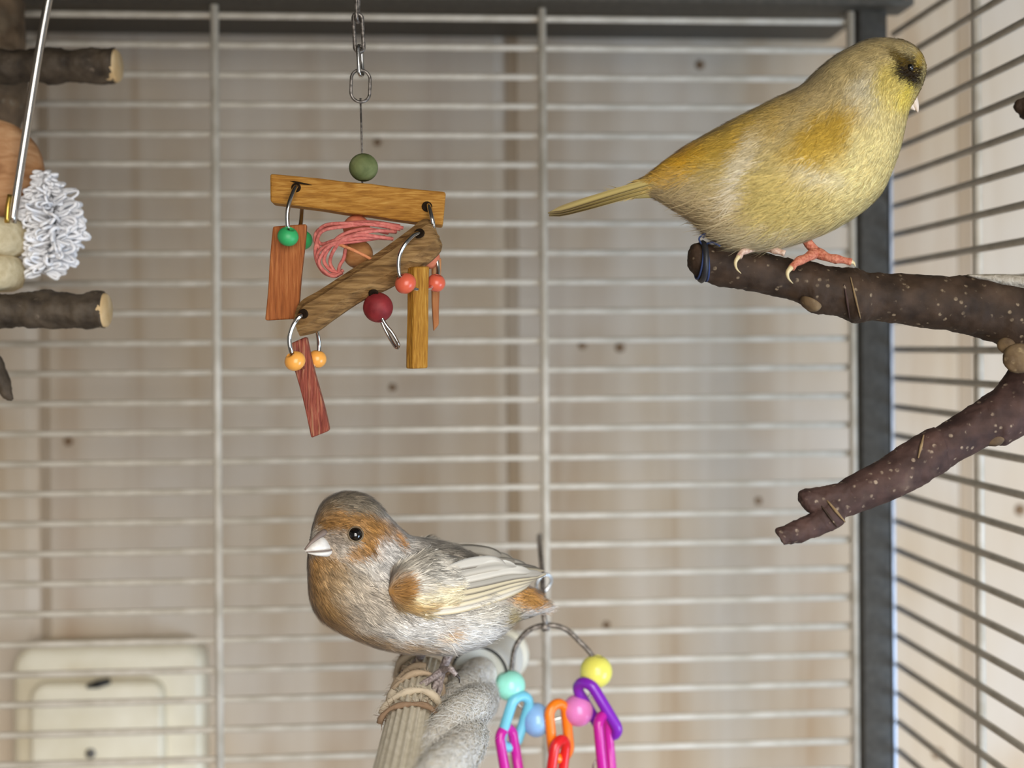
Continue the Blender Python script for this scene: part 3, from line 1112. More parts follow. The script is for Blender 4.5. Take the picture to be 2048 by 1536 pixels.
# short tail seen end-on
tb = MB().tube(pxpath([(1050, 1208, BB + 0.010), (1078, 1211, BB + 0.014), (1100, 1212, BB + 0.018)], 8), np.linspace(0.004, 0.0022, 8), 12).mesh('tail')
set_col(tb, np.tile(lin((206, 196, 176)), (len(tb.vertices), 1)))
tail2 = link('tail', tb, M_SKIN, bro)
for k in range(6):
    u = (k - 2.5) / 2.5
    pth = pxpath([(1060, 1204 + u * 4, BB + 0.012), (1084, 1208 + u * 5, BB + 0.020 + 0.002 * u), (1106, 1211 + u * 6, BB + 0.034 + 0.004 * u)], 10)
    link_feather('tail_feather', feather(pth, blade(7 * bm_, 10, 0.12, 0.6), np.array([0.0, -0.8, 0.6]), lambda t, k2: lin((212, 204, 190)) * (1 - 0.3 * abs(k2)), 0.0003, 0.1), M_QUILL, tail2)

# ------------------------------------------------------------------ rope perch and ribbed perch
def perch_pt(x, y, Y):
    return P(x, y, Y)


M_ROPE = vcol_mat('cotton_rope', 0.95, 0.05)
rp = empty('rope_perch', P(1010, 1310, 0.66), 'thick white cotton rope perch bolted to the back wires under the brown canary', 'perch')
rope_c = catmull([P(951, 1364, 0.584), P(940, 1392, 0.562), P(915, 1455, 0.50), P(882, 1545, 0.445), P(830, 1700, 0.375)], 90)
arc = np.concatenate([[0], np.cumsum(np.linalg.norm(np.diff(rope_c, axis=0), axis=1))])
T_ = np.gradient(rope_c, axis=0)
T_ /= np.linalg.norm(T_, axis=1)[:, None]
A_ = np.cross(T_, [0, 0, 1.0])
A_ /= np.linalg.norm(A_, axis=1)[:, None]
B_ = np.cross(T_, A_)
RR = 0.0112
def ropecol(r, jit=0):
    c = np.zeros(r.shape[:-1] + (3,)) + lin((246, 243, 236))
    n = noise2(r[..., 0] * 900, r[..., 1] * 900, 1.0, 4)[..., None]
    return c * (0.85 + 0.2 * n)
for s in range(3):
    ph = arc / 0.22 * 2 * math.pi + s * 2 * math.pi / 3
    c = rope_c + (np.cos(ph)[:, None] * A_ + np.sin(ph)[:, None] * B_) * RR * 0.38
    tmp = MB()
    tmp.tube(c, RR * 0.70, 16)
    G = np.array(tmp.v[:90 * 16]).reshape(90, 16, 3)
    me = tmp.mesh('rope_strand')
    set_col(me, np.tile(lin((232, 226, 214)), (len(me.vertices), 1)))
    st_ = link('rope_strand', me, M_ROPE, rp)
    Rr = np.stack([G[..., 0] + G[..., 1], G[..., 2]], -1)
    strands('rope_fuzz', G, Rr, ropecol, 9000, 0.010, 0.00036, 0.10, M_ROPE, st_, jit=0, dev=0.3, var=0.14)
M_CAP = mat('white_plastic', (236, 238, 232), 0.35)
ca, cb_ = P(957, 1354, 0.586), P(1002, 1312, 0.652)
ax = (cb_ - ca) / np.linalg.norm(cb_ - ca)
L_ = np.linalg.norm(cb_ - ca)
MB().lathe(ca, ax, [(0.0001, 0.002), (0.0120, 0.002), (0.0134, 0.0), (0.0138, 0.003), (0.0136, L_ * 0.55), (0.0126, L_ * 0.85), (0.0112, L_), (0.0001, L_)], 32).build('end_cap', M_CAP, rp)
MB().lathe(cb_, ax, [(0.0001, 0), (0.0122, 0.0), (0.0136, 0.002), (0.0136, 0.005), (0.0122, 0.007), (0.0001, 0.007)], 32).build('washer', grain('ivory_plastic', [(0.3, (226, 220, 198)), (0.7, (234, 230, 214))], (1, 1, 1), 0.4, 60, 2, 0, 0.02), rp)
tq1 = np.cross(ax, [0, 0, 1.0])
tq1 /= np.linalg.norm(tq1)
tq2 = np.cross(ax, tq1)
MB().tube(np.array([ca + ax * 0.0005 + 0.0131 * (math.cos(q) * tq1 + math.sin(q) * tq2) for q in np.linspace(0, 2 * math.pi, 48, endpoint=False)]), 0.0007, 6, closed=True).build('cap_gap_shade', mat('gap_shade', (44, 44, 42), 0.6), rp)  # dark ring put in for the shaded gap where rope enters cap
MB().tube([cb_, cb_ + ax * 0.05], 0.004, 12).build('bolt', M_STEEL, rp)

rb = empty('ribbed_perch', P(845, 1320, 0.57), 'beige ribbed plastic perch with frayed yarn beside the rope', 'perch')
M_RIB = grain('beige_ribbed_plastic', [(0.3, (196, 187, 166)), (0.7, (220, 212, 194))], (1, 1, 1), 0.6, 200, 4, 0.2, 0.1)
rc = catmull([P(858, 1312, 0.580), P(842, 1360, 0.545), P(822, 1440, 0.492), P(803, 1536, 0.440), P(780, 1650, 0.385)], 40)
nr_ = 22
Tt = np.gradient(rc, axis=0)
Tt /= np.linalg.norm(Tt, axis=1)[:, None]
At = np.cross(Tt, [0, 0, 1.0])
At /= np.linalg.norm(At, axis=1)[:, None]
Bt = np.cross(Tt, At)
th = np.linspace(0, 2 * math.pi, nr_ * 6, endpoint=False)
prof_r = 0.0088 + 0.00055 * np.clip(np.cos(th * nr_) * 1.6, -1, 1)
G = rc[:, None, :] + prof_r[None, :, None] * (np.cos(th)[None, :, None] * At[:, None] + np.sin(th)[None, :, None] * Bt[:, None])
MB().grid(G).build('ribbed_tube', M_RIB, rb)
MB().lathe(rc[0], -Tt[0], [(0.0105, -0.012), (0.0112, -0.010), (0.0112, 0.006), (0.0098, 0.009), (0.0001, 0.009)], 24).build('end_sleeve', mat('grey_sleeve', (176, 164, 148), 0.7), rb)
# frayed yarn wound around it
M_YARN = vcol_mat('frayed_yarn', 0.95, 0.05)
for w, (f0, turns, cc, rad) in enumerate(((5, 1.2, (150, 122, 100), 0.0011), (8, 1.0, (196, 180, 158), 0.0014), (13, 1.3, (176, 156, 132), 0.0012), (17, 1.1, (196, 182, 160), 0.0014), (20, 0.9, (140, 116, 94), 0.001))):
    pts = []
    for t in np.linspace(0, 1, 40):
        k = min(f0 + t * 2.2, 38)
        i = int(k)
        c = rc[i] + (rc[i + 1] - rc[i]) * (k - i)
        a = t * turns * 2 * math.pi + w * 1.1 + 2.2
        rr = 0.0104 + 0.0008 * math.sin(t * 17 + w)
        pts.append(c + rr * (math.cos(a) * At[i] + math.sin(a) * Bt[i]))
    tmp = MB()
    tmp.tube(np.array(pts), rad * (1 + 0.25 * np.sin(np.linspace(0, 40, 40))), 8)
    Gy = np.array(tmp.v[:40 * 8]).reshape(40, 8, 3)
    me = tmp.mesh('yarn')
    set_col(me, np.tile(lin(cc), (len(me.vertices), 1)))
    yn = link('yarn', me, M_YARN, rb)
    strands('yarn_fuzz', Gy, np.stack([Gy[..., 0], Gy[..., 2]], -1), lambda r, j=0, cc=cc: np.zeros((len(r), 3)) + lin(cc), 350, 0.003, 0.00018, 0.5, M_YARN, yn, jit=0, dev=0.8)

# feet of the brown canary
M_GREYTOE = grain('grey_scaly_skin', [(0.35, (120, 106, 104)), (0.65, (172, 160, 156))], (1, 1, 1), 0.45, 900, 3, 0, 0.4)
M_DCLAW = mat('dark_claw', (62, 54, 50), 0.3)


def btoe(parent, pts, r0, r1, claw):
    n = 14
    rr = np.linspace(r0, r1, n) * (1 + 0.12 * np.sin(np.linspace(0, 14, n))) * bm_
    t = MB().tube(pxpath(pts, n), rr, 10).build('toe', M_GREYTOE, parent)
    MB().tube(pxpath(claw, 12), np.linspace(r1 * 0.8, 0.8, 12) * bm_, 8).build('claw', M_DCLAW, t)


lg = MB().tube(pxpath([(905, 1285, 0.520), (895, 1315, 0.522), (884, 1342, 0.524)], 8), np.linspace(11, 8, 8) * bm_, 10).build('leg', M_GREYTOE, bro)
btoe(lg, [(884, 1342, 0.522), (862, 1358, 0.514), (842, 1370, 0.512), (826, 1378, 0.514)], 8, 5, [(828, 1377, 0.514), (816, 1382, 0.517), (808, 1392, 0.522)])
btoe(lg, [(884, 1342, 0.522), (872, 1368, 0.516), (866, 1386, 0.513)], 8, 5, [(866, 1384, 0.513), (864, 1396, 0.513), (856, 1402, 0.514)])
btoe(lg, [(884, 1342, 0.522), (880, 1374, 0.517), (876, 1392, 0.514)], 7, 5, [(876, 1390, 0.514), (874, 1400, 0.514), (868, 1406, 0.515)])
btoe(lg, [(884, 1340, 0.522), (900, 1338, 0.512), (912, 1350, 0.511)], 7, 5, [(912, 1349, 0.511), (918, 1356, 0.511), (919, 1366, 0.512)])
lg = MB().tube(pxpath([(850, 1285, 0.535), (844, 1305, 0.542), (836, 1322, 0.545)], 8), np.linspace(11, 8, 8) * bm_, 10).build('leg', M_GREYTOE, bro)
btoe(lg, [(836, 1322, 0.545), (822, 1334, 0.540), (806, 1344, 0.541)], 8, 5, [(808, 1343, 0.541), (798, 1348, 0.543), (792, 1356, 0.546)])
btoe(lg, [(836, 1322, 0.545), (838, 1340, 0.537), (836, 1352, 0.534)], 8, 5, [(836, 1350, 0.534), (834, 1360, 0.534), (828, 1366, 0.535)])

# ------------------------------------------------------------------ forked branch
def bark_mat(name, c0, c1, spot, spot_scale=260, spot_th=0.16, patch=None):
    M = mat(name, rough=0.7, spec=0.25)
    nt = M.node_tree
    N, L = nt.nodes.new, nt.links.new
    b = nt.nodes['Principled BSDF']
    tc = N('ShaderNodeTexCoord')
    n = N('ShaderNodeTexNoise')
    n.inputs['Scale'].default_value = 120
    n.inputs['Detail'].default_value = 8
    L(tc.outputs['Object'], n.inputs['Vector'])
    r = N('ShaderNodeValToRGB')
    r.color_ramp.elements[0].position, r.color_ramp.elements[0].color = 0.3, (*lin(c0), 1)
    r.color_ramp.elements[1].position, r.color_ramp.elements[1].color = 0.72, (*lin(c1), 1)
    L(n.outputs['Fac'], r.inputs['Fac'])
    v = N('ShaderNodeTexVoronoi')
    v.inputs['Scale'].default_value = spot_scale
    v.inputs['Randomness'].default_value = 1.0
    L(tc.outputs['Object'], v.inputs['Vector'])
    sr = N('ShaderNodeValToRGB')
    sr.color_ramp.elements[0].position, sr.color_ramp.elements[0].color = spot_th * 0.6, (1, 1, 1, 1)
    sr.color_ramp.elements[1].position, sr.color_ramp.elements[1].color = spot_th, (0, 0, 0, 1)
    L(v.outputs['Distance'], sr.inputs['Fac'])
    mx = N('ShaderNodeMix')
    mx.data_type = 'RGBA'
    mx.inputs['B'].default_value = (*lin(spot), 1)
    ns_ = N('ShaderNodeTexNoise')
    ns_.inputs['Scale'].default_value = 420
    L(tc.outputs['Object'], ns_.inputs['Vector'])
    nr2 = N('ShaderNodeValToRGB')
    nr2.color_ramp.elements[0].position, nr2.color_ramp.elements[1].position = 0.46, 0.66
    L(ns_.outputs['Fac'], nr2.inputs['Fac'])
    mm = N('ShaderNodeMath')
    mm.operation = 'MULTIPLY'
    L(sr.outputs['Color'], mm.inputs[0])
    L(nr2.outputs['Color'], mm.inputs[1])
    m8 = N('ShaderNodeMath')
    m8.operation = 'MULTIPLY'
    m8.inputs[1].default_value = 0.8
    L(mm.outputs[0], m8.inputs[0])
    L(m8.outputs[0], mx.inputs['Factor'])
    L(r.outputs['Color'], mx.inputs['A'])
    n3 = N('ShaderNodeTexNoise')
    n3.inputs['Scale'].default_value = 38
    n3.inputs['Detail'].default_value = 4
    L(tc.outputs['Object'], n3.inputs['Vector'])
    r3 = N('ShaderNodeValToRGB')
    r3.color_ramp.elements[0].position = 0.60
    r3.color_ramp.elements[1].position = 0.74
    L(n3.outputs['Fac'], r3.inputs['Fac'])
    m2 = N('ShaderNodeMix')
    m2.data_type = 'RGBA'
    m2.inputs['B'].default_value = (*lin(patch or spot), 1)
    mlt = N('ShaderNodeMath')
    mlt.operation = 'MULTIPLY'
    mlt.inputs[1].default_value = 0.45
    L(r3.outputs['Color'], mlt.inputs[0])
    L(mlt.outputs[0], m2.inputs['Factor'])
    L(mx.outputs['Result'], m2.inputs['A'])
    L(m2.outputs['Result'], b.inputs['Base Color'])
    bp = N('ShaderNodeBump')
    bp.inputs['Strength'].default_value = 0.8
    bp.inputs['Distance'].default_value = 0.001
    L(n.outputs['Fac'], bp.inputs['Height'])
    L(bp.outputs[0], b.inputs['Normal'])
    return M


M_BARK = bark_mat('dark_smooth_bark', (42, 31, 23), (74, 57, 44), (150, 132, 108), 300, 0.27, (104, 88, 70))
M_BARKP = bark_mat('purplish_smooth_bark', (52, 37, 34), (86, 64, 58), (162, 144, 124), 300, 0.27, (128, 112, 94))
M_SCAR = grain('pale_bark_scar', [(0.3, (112, 90, 62)), (0.7, (158, 134, 98))], (1, 1, 1), 0.8, 250, 4, 0.3, 0.4)
br = empty('forked_branch', P(2080, 680, BRY), 'dark forked tree branch perch reaching in from the right side', 'branch')


def rough(G, n, amp):
    """bark relief: two scales of noise along the normals"""
    from mathutils import noise as mn
    sh = G.shape[:2]
    out = np.zeros(sh)
    for i_ in range(sh[0]):
        for j_ in range(sh[1]):
            p = Vector(G[i_, j_])
            out[i_, j_] = mn.noise(p * 150) * 1.0 + mn.noise(p * 520) * 0.42 + mn.noise(p * 1100) * 0.2
    return G + n * (out * amp)[..., None]


def limb(name, prs, M, parent, Y0, Y1=None, ns=90, wob=0.035, ratio=1.0):
    Y1 = Y1 or Y0
    Ys = np.linspace(Y0, Y1, len(prs))
    w = [0.5 * ratio * math.hypot(p[0] - p[2], p[1] - p[3]) for p in prs]
    # half thickness measured across the limb
    cx = np.array([[(p[0] + p[2]) / 2, (p[1] + p[3]) / 2] for p in prs])
    tg = np.gradient(cx, axis=0)
    ww = []
    for p, t in zip(prs, tg):
        t = t / (np.linalg.norm(t) + 1e-9)
        ww.append(0.5 * ratio * abs((p[0] - p[2]) * -t[1] + (p[1] - p[3]) * t[0]))
    G, R = loft(prs, Ys, ww, ww, int(ns * 1.7), 56)
    n, _ = grid_normals(G)
    G = rough(G, n, wob * 0.025)
    return MB().grid(G).build(name, M, parent), G


upper = [(1379, 510, 1380, 528), (1381, 496, 1383, 540), (1389, 488, 1395, 553), (1418, 489, 1420, 565), (1480, 494, 1488, 580), (1530, 506, 1545, 591), (1572, 516, 1596, 606), (1610, 523, 1622, 624), (1640, 528, 1650, 629), (1680, 534, 1684, 637), (1700, 537, 1704, 645), (1716, 538, 1722, 645),
         (1740, 545, 1744, 640), (1803, 549, 1803, 649), (1891, 552, 1891, 661), (1955, 555, 1945, 672), (2020, 562, 1996, 690), (2075, 572, 2032, 726), (2120, 590, 2080, 770), (2200, 590, 2180, 780), (2330, 590, 2320, 790)]
lu, GU = limb('upper_limb', upper, M_BARK, br, BRY, 0.49, 130)
lower = [(1551, 1062, 1567, 1091), (1556, 1056, 1580, 1090), (1590, 1042, 1608, 1083), (1622, 1028, 1645, 1070), (1634, 1012, 1664, 1062), (1648, 985, 1684, 1046), (1672, 969, 1698, 1031), (1758, 922, 1792, 998), (1800, 895, 1834, 975), (1842, 868, 1866, 955),
         (1862, 855, 1886, 943), (1880, 850, 1900, 935), (1936, 816, 1978, 890), (1966, 795, 2010, 890), (2000, 768, 2050, 864), (2026, 734, 2090, 830), (2040, 690, 2130, 760)]
ll, GL = limb('lower_limb', lower, M_BARKP, br, 0.462, BRY, 110)
stub = [(1598, 1000, 1606, 1016), (1600, 986, 1614, 1022), (1612, 979, 1628, 1026), (1650, 974, 1668, 1026), (1690, 962, 1706, 1016)]
limb('side_stub', stub, M_BARKP, br, 0.466, 0.468, 30)


def scar_ring(pts, rpx, Y):
    MB().tube(pxpath(pts, 24), np.interp(np.linspace(0, 1, 24), [0, 0.5, 1], [rpx * 0.5, rpx, rpx * 0.5]) * PXM(Y), 8).build('bark_scar', M_SCAR, br)


def on_limb(G, x0, y0, x1, y1, bulge=0.0005):
    """path over the near face of a limb between two outline pixels"""
    out = []
    pr = np.array([[*project(p)] for p in G.reshape(-1, 3)])
    near = G.reshape(-1, 3)[:, 1]
    for t in np.linspace(0.04, 0.96, 9):
        x, y = x0 + (x1 - x0) * t, y0 + (y1 - y0) * t
        d = np.hypot(pr[:, 0] - x, pr[:, 1] - y)
        cand = np.argsort(d)[:8]
        k = cand[np.argmin(near[cand])]
        p = G.reshape(-1, 3)[k].copy()
        p = P(x, y, p[1] - bulge)
        out.append(p)
    return np.array(out)


def project(p):
    d = np.asarray(p) - CAM
    z = d @ FWD
    return PX + F * (d @ RGT) / z, PY - F * (d @ UPV) / z


def scar_on(G, a, b3, rpx, nm='bark_scar', M=None):
    path = catmull(on_limb(G, *a, *b3), 24)
    MB().tube(path, np.interp(np.linspace(0, 1, 24), [0, 0.5, 1], [rpx * 0.4, rpx, rpx * 0.4]) * pm, 8).build(nm, M or M_SCAR, br)


scar_on(GU, (1700, 550), (1722, 641), 2.4)
scar_on(GU, (1688, 565), (1700, 640), 2.5, M=M_BARKP)
scar_on(GL, (1650, 996), (1692, 1046), 3.2)
scar_on(GL, (1640, 1008), (1676, 1056), 2.5, M=M_BARK)
scar_on(GL, (1848, 868), (1836, 918), 3.2)
# stump scars and knob
def lump(c, axis, r, h, M):
    axis = np.asarray(axis, float) / np.linalg.norm(axis)
    A = np.cross(axis, [0.3, 0.2, 1.0])
    A /= np.linalg.norm(A)
    B = np.cross(axis, A)
    G = []
    for t in np.linspace(0, 1, 12):
        rr = r * (0.05 + 0.95 * math.sin(t * math.pi / 2))
        hh = h * math.cos(t * math.pi / 2) ** 0.8 - h * 0.6
        G.append([c + axis * hh + rr * (math.cos(q) * A + math.sin(q) * B) for q in np.linspace(0, 2 * math.pi, 24, endpoint=False)])
    G = np.array(G)
    n = G - (c - axis * r)
    n /= np.linalg.norm(n, axis=2)[..., None]
    MB().grid(rough(G, n, r * 0.12), cap=True).build('bark_scar', M, br)


M_MOTTLE = bark_mat('mottled_scar_bark', (70, 54, 42), (132, 110, 80), (158, 138, 104), 300, 0.34, (150, 130, 96))
lump(P(1618, 612, BRY - 0.004), (-0.55, -0.2, -1), 0.0042, 0.0030, M_MOTTLE)
lump(P(2036, 716, BRY - 0.0150), (-0.45, -1, 0.05), 0.0055, 0.0030, M_MOTTLE)
lump(P(2012, 694, BRY - 0.0110), (-0.6, -0.7, -0.5), 0.0034, 0.002, M_MOTTLE)
lump(P(1990, 886, 0.472), (0.1, -0.35, -1), 0.0040, 0.0026, M_MOTTLE)
# pale crust on top of the thick end
Gp = []
for t in np.linspace(0, 1, 14):
    x, y = 1935 + t * 190, 551 + t * 24
    h = (14 * math.sin(min(1, t * 1.6) * 1.4) + 2) * pm
    row = []
    for a in np.linspace(0, 2 * math.pi, 14, endpoint=False):
        row.append(P(x, y, BRY + 0.003) + np.array([0, math.cos(a) * 0.006 * (0.3 + t), math.sin(a) * h]))
    Gp.append(row)
MB().grid(np.array(Gp)).build('pale_crust', grain('pale_crust', [(0.3, (150, 142, 128)), (0.7, (196, 188, 174))], (1, 1, 1), 0.9, 400, 5, 0.3, 0.6), br)
# blue thread wound around the tip
M_THREAD = mat('blue_thread', (44, 62, 108), 0.8)
M_TAPE = mat('black_band', (40, 40, 44), 0.5)
for k, xx in enumerate((1398, 1404, 1409)):
    yt, yb = np.interp(xx, [1389, 1418], [487, 488]), np.interp(xx, [1389, 1418], [553, 565])
    r = (yb - yt) / 2 * pm + 0.0004
    c = P(xx, (yt + yb) / 2, BRY)
    axd = np.array([1, 0, -0.12 + 0.1 * k])
    axd /= np.linalg.norm(axd)
    t1 = np.cross(axd, [0, 1, 0])
    t1 /= np.linalg.norm(t1)
    pts = [c + r * (math.cos(a) * np.array([0, 1, 0]) + math.sin(a) * t1) for a in np.linspace(0, 2 * math.pi, 36, endpoint=False)]
    MB().tube(np.array(pts), (0.0004 if k != 1 else 0.0012), 6, closed=True).build('thread', M_THREAD if k != 1 else M_TAPE, br)
MB().tube(pxpath([(1404, 490, BRY - 0.003), (1398, 478, BRY - 0.004), (1405, 470, BRY - 0.004), (1413, 466, BRY - 0.004), (1406, 476, BRY - 0.003)], 24), 0.00035, 6).build('thread', M_THREAD, br)
MB().tube(pxpath([(1409, 489, BRY - 0.003), (1425, 485, BRY - 0.006), (1440, 492, BRY - 0.008)], 16), 0.0004, 6).build('thread', M_THREAD, br)

# twig at the right edge
tw = [(2028, 205, 2030, 222), (2034, 200, 2040, 230), (2050, 196, 2052, 240), (2110, 180, 2110, 240)]
t2 = empty('twig_perch', P(2110, 210, 0.52), 'rough brown twig end at the upper right edge behind the yellow canary', 'twig')
limb('twig', tw, M_BARK, t2, 0.52, 0.52, 24)

# ------------------------------------------------------------------ hanging wooden toy
TY = 0.505
tm = PXM(TY)
toy = empty('hanging_wood_toy', P(722, 20, TY), 'hanging bird toy of coloured wooden blocks, rings and beads', 'toy')


def woodm(name, c0, c1, c2, sc=(3, 3, 40), noise=30, bump=0.35, rot=None):
    M = grain(name, [(0.28, c0), (0.5, c1), (0.72, c2)], sc, 0.75, noise, 5, 0.5, bump)
    if rot:
        for n in M.node_tree.nodes:
            if n.type == 'MAPPING':
                n.inputs['Rotation'].default_value = rot
    return M


M_YWOOD = woodm('yellow_stained_wood', (136, 88, 28), (166, 114, 42), (190, 142, 68), (4, 14, 34), 40, 0.4, (0, 0.11, 0))
M_OWOOD = woodm('orange_stained_wood', (126, 68, 30), (156, 88, 42), (176, 110, 60), (46, 14, 3), 30, 0.4)
M_RWOOD = woodm('red_stained_wood', (116, 52, 42), (150, 76, 58), (182, 130, 96), (40, 12, 3), 30, 0.9, (0, -0.2, 0))
M_GWOOD = woodm('golden_stained_wood', (132, 86, 22), (162, 112, 34), (188, 142, 62), (46, 14, 4), 34, 0.35)
M_BWOOD = woodm('weathered_brown_wood', (88, 62, 32), (126, 94, 54), (156, 122, 76), (3, 10, 24), 26, 0.8, (0, -0.6, 0))
slab('wood_block', [(541, 346), (891, 384), (887, 452), (540, 404)], TY - 0.004, 0.012, M_YWOOD, toy, 0.0012, 0.00018)['label'] = 'yellow-stained wooden crossbar'
slab('wood_block', [(545, 452), (613, 448), (595, 637), (530, 641)], TY - 0.006, 0.005, M_OWOOD, toy, 0.0010, 0.00012)['label'] = 'orange-stained wooden block'
slab('wood_block', [(816, 533), (852, 532), (849, 737), (811, 737)], TY - 0.012, 0.005, M_GWOOD, toy, 0.0009, 0.0001)
# the golden block shows its right side: turn it about its own axis
gb = toy.children[-1]
gb['label'] = 'golden-stained wooden block'
c = Vector(P(834, 636, TY - 0.0095))
for v in gb.data.vertices:
    q = v.co - c
    q.x *= 1.0
    a = 0.62
    q.x, q.y = q.x * math.cos(a) - q.y * -math.sin(a) * -1, q.x * math.sin(a) * 1 + q.y * math.cos(a)
    v.co = c + q + Vector((0.0006, 0, 0))
slab('wood_block', [(576, 688), (612, 674), (658, 862), (624, 878)], TY - 0.003, 0.008, M_RWOOD, toy, 0.0009, 0.0003)['label'] = 'worn red-stained wooden block'
slab('wood_block', [(862, 520), (882, 516), (878, 650), (866, 664)], TY + 0.008, 0.008, woodm('faded_orange_wood', (150, 90, 50), (184, 126, 78), (204, 160, 112), (26, 8, 2), 20), toy, 0.0008, 0.0002)['label'] = 'faded orange wooden block at the back'
# weathered diagonal stick, half round
stick = [(588, 640, 600, 672), (601, 604, 634, 664), (640, 580, 668, 640), (700, 541, 722, 604), (760, 502, 786, 574), (815, 462, 846, 536), (848, 438, 878, 508), (866, 447, 884, 490)]
sk = []
Ysk = np.linspace(TY - 0.008, TY - 0.004, len(stick))
G, _ = loft(stick, Ysk, [16, 28, 31, 32, 33, 33, 32, 20], [16, 26, 29, 30, 31, 31, 30, 20], 60, 20)
n_, _ = grid_normals(G)
G += n_ * (0.00035 * np.sin(np.arange(20) * 2.4)[None, :, None])
MB().grid(G).build('wood_stick', M_BWOOD, toy, smooth=False)
# drilled holes: dark discs painted for the shade inside them
def hole(x, y, Y, rpx, ax=(0, -1, 0)):
    r = rpx * tm
    MB().lathe(P(x, y, Y), ax, [(0.0001, -0.0002), (r * 0.75, 0.0001), (r, 0.0003), (r * 1.08, -0.0006)], 16).build('drilled_hole_shade', M_HOLE, toy)
hole(592, 375, TY - 0.0042, 9)
hole(854, 413, TY - 0.0042, 10)
hole(838, 466, TY - 0.0125, 10, (-0.3, -0.8, 0.5))
hole(606, 628, TY - 0.0130, 9, (-0.3, -0.9, -0.2))
hole(747, 588, TY - 0.0105, 9, (0.1, -0.7, -0.7))
# crack by the left hole
MB().tube(pxpath([(580, 362, TY - 0.0042), (600, 366, TY - 0.0044), (624, 370, TY - 0.0042)], 10), np.array([0.3, 1, 1.8, 2.2, 2.2, 2, 1.8, 1.4, 0.8, 0.3]) * tm, 6).build('crack', M_HOLE, toy)
# rings
ring('ring', [(594, 372, TY - 0.004), (584, 390, TY - 0.009), (575, 425, TY - 0.011), (577, 462, TY - 0.010), (586, 472, TY - 0.005), (600, 455, TY + 0.004), (604, 415, TY + 0.008), (601, 384, TY + 0.004)], 4.6, TY, M_STEEL, toy)
ring('ring', [(856, 410, TY - 0.004), (862, 430, TY - 0.008), (866, 452, TY - 0.008), (860, 466, TY - 0.003), (850, 450, TY + 0.007), (850, 425, TY + 0.008)], 4.6, TY, M_STEEL, toy)
ring('ring', [(838, 467, TY - 0.013), (815, 482, TY - 0.017), (800, 508, TY - 0.018), (797, 535, TY - 0.018), (804, 560, TY - 0.017), (830, 578, TY - 0.013), (862, 575, TY - 0.004), (876, 550, TY + 0.001), (872, 515, TY + 0.002), (860, 490, TY - 0.004)], 4.2, TY, M_STEEL, toy)
ring('ring', [(604, 630, TY - 0.013), (588, 648, TY - 0.014), (579, 675, TY - 0.014), (583, 705, TY - 0.013), (596, 727, TY - 0.008), (616, 738, TY + 0.002), (634, 722, TY + 0.008), (638, 690, TY + 0.009), (633, 660, TY + 0.006), (620, 638, TY - 0.002)], 4.6, TY, M_STEEL, toy)
ring('ring', [(750, 590, TY - 0.008), (766, 640, TY - 0.011), (786, 668, TY - 0.011), (797, 690, TY - 0.010), (792, 695, TY - 0.008), (776, 670, TY - 0.006), (762, 640, TY - 0.006), (752, 600, TY - 0.005)], 3.6, TY, M_STEEL, toy)


def plastic(name, c, rough=0.22):
    return mat(name, c, rough, spec=0.5)


M_GRN = plastic('green_plastic', (52, 166, 96), 0.45)
M_COR = plastic('coral_plastic', (216, 98, 72), 0.28)
M_ORB = plastic('orange_plastic', (240, 168, 78), 0.25)
bead('bead', 576, 473, TY - 0.011, 21, M_GRN, toy, (0.3, -0.5, 0.9), 0.38, 19, 'green plastic bead')
bead('bead', 605, 480, TY + 0.005, 20, M_GRN, toy, (0.3, 0.5, 0.9), 0.38, 19, 'green plastic bead at the back')
bead('bead', 811, 567, TY - 0.0165, 22, M_COR, toy, (-0.6, -0.25, 0.75), 0.36, 20, 'coral plastic bead')
bead('bead', 872, 566, TY - 0.001, 19, M_COR, toy, (0.2, -0.2, 1), 0.36, 18, 'coral plastic bead at the back')
bead('bead', 590, 722, TY - 0.0115, 21, M_ORB, toy, (-0.45, -0.45, 0.8), 0.36, 19, 'orange plastic bead')
bead('bead', 634, 718, TY + 0.008, 19, M_ORB, toy, (0.2, 0, 1), 0.36, 18, 'orange plastic bead at the back')
M_RBALL = grain('red_stained_ball', [(0.3, (112, 30, 34)), (0.7, (146, 48, 50))], (1, 1, 1), 0.6, 200, 4, 0.2, 0.15)
M_GBALL = grain('olive_green_ball', [(0.3, (84, 94, 54)), (0.55, (112, 120, 76)), (0.75, (136, 138, 98))], (1, 1, 1), 0.7, 160, 5, 0.4, 0.3)
M_PBALL = grain('salmon_ball', [(0.3, (190, 104, 74)), (0.7, (210, 128, 96))], (1, 1, 1), 0.65, 200, 4, 0.2, 0.15)
M_TBALL = grain('tan_wood_ball', [(0.3, (160, 104, 56)), (0.7, (192, 140, 88))], (1, 1, 3), 0.65, 200, 4, 0.2, 0.15)
bead('wood_ball', 756, 615, TY - 0.008, 30, M_RBALL, toy, (-0.2, 0.2, 1), 0.22, 30, 'dark red wooden ball')
bead('wood_ball', 727, 335, TY + 0.002, 29, M_GBALL, toy, (0, 0, 1), 0.16, 28, 'olive green wooden ball')
bead('wood_ball', 713, 456, TY + 0.003, 27, M_PBALL, toy, (0, 0.2, 1), 0.2, 26, 'salmon wooden ball')
bead('wood_ball', 716, 508, TY + 0.006, 30, M_TBALL, toy, (0.2, 0.2, 1), 0.2, 29, 'tan wooden ball')
bead('wood_ball', 858, 516, TY + 0.004, 22, M_PBALL, toy, (0.2, 0.2, 1), 0.2, 22, 'salmon wooden ball by the ring')
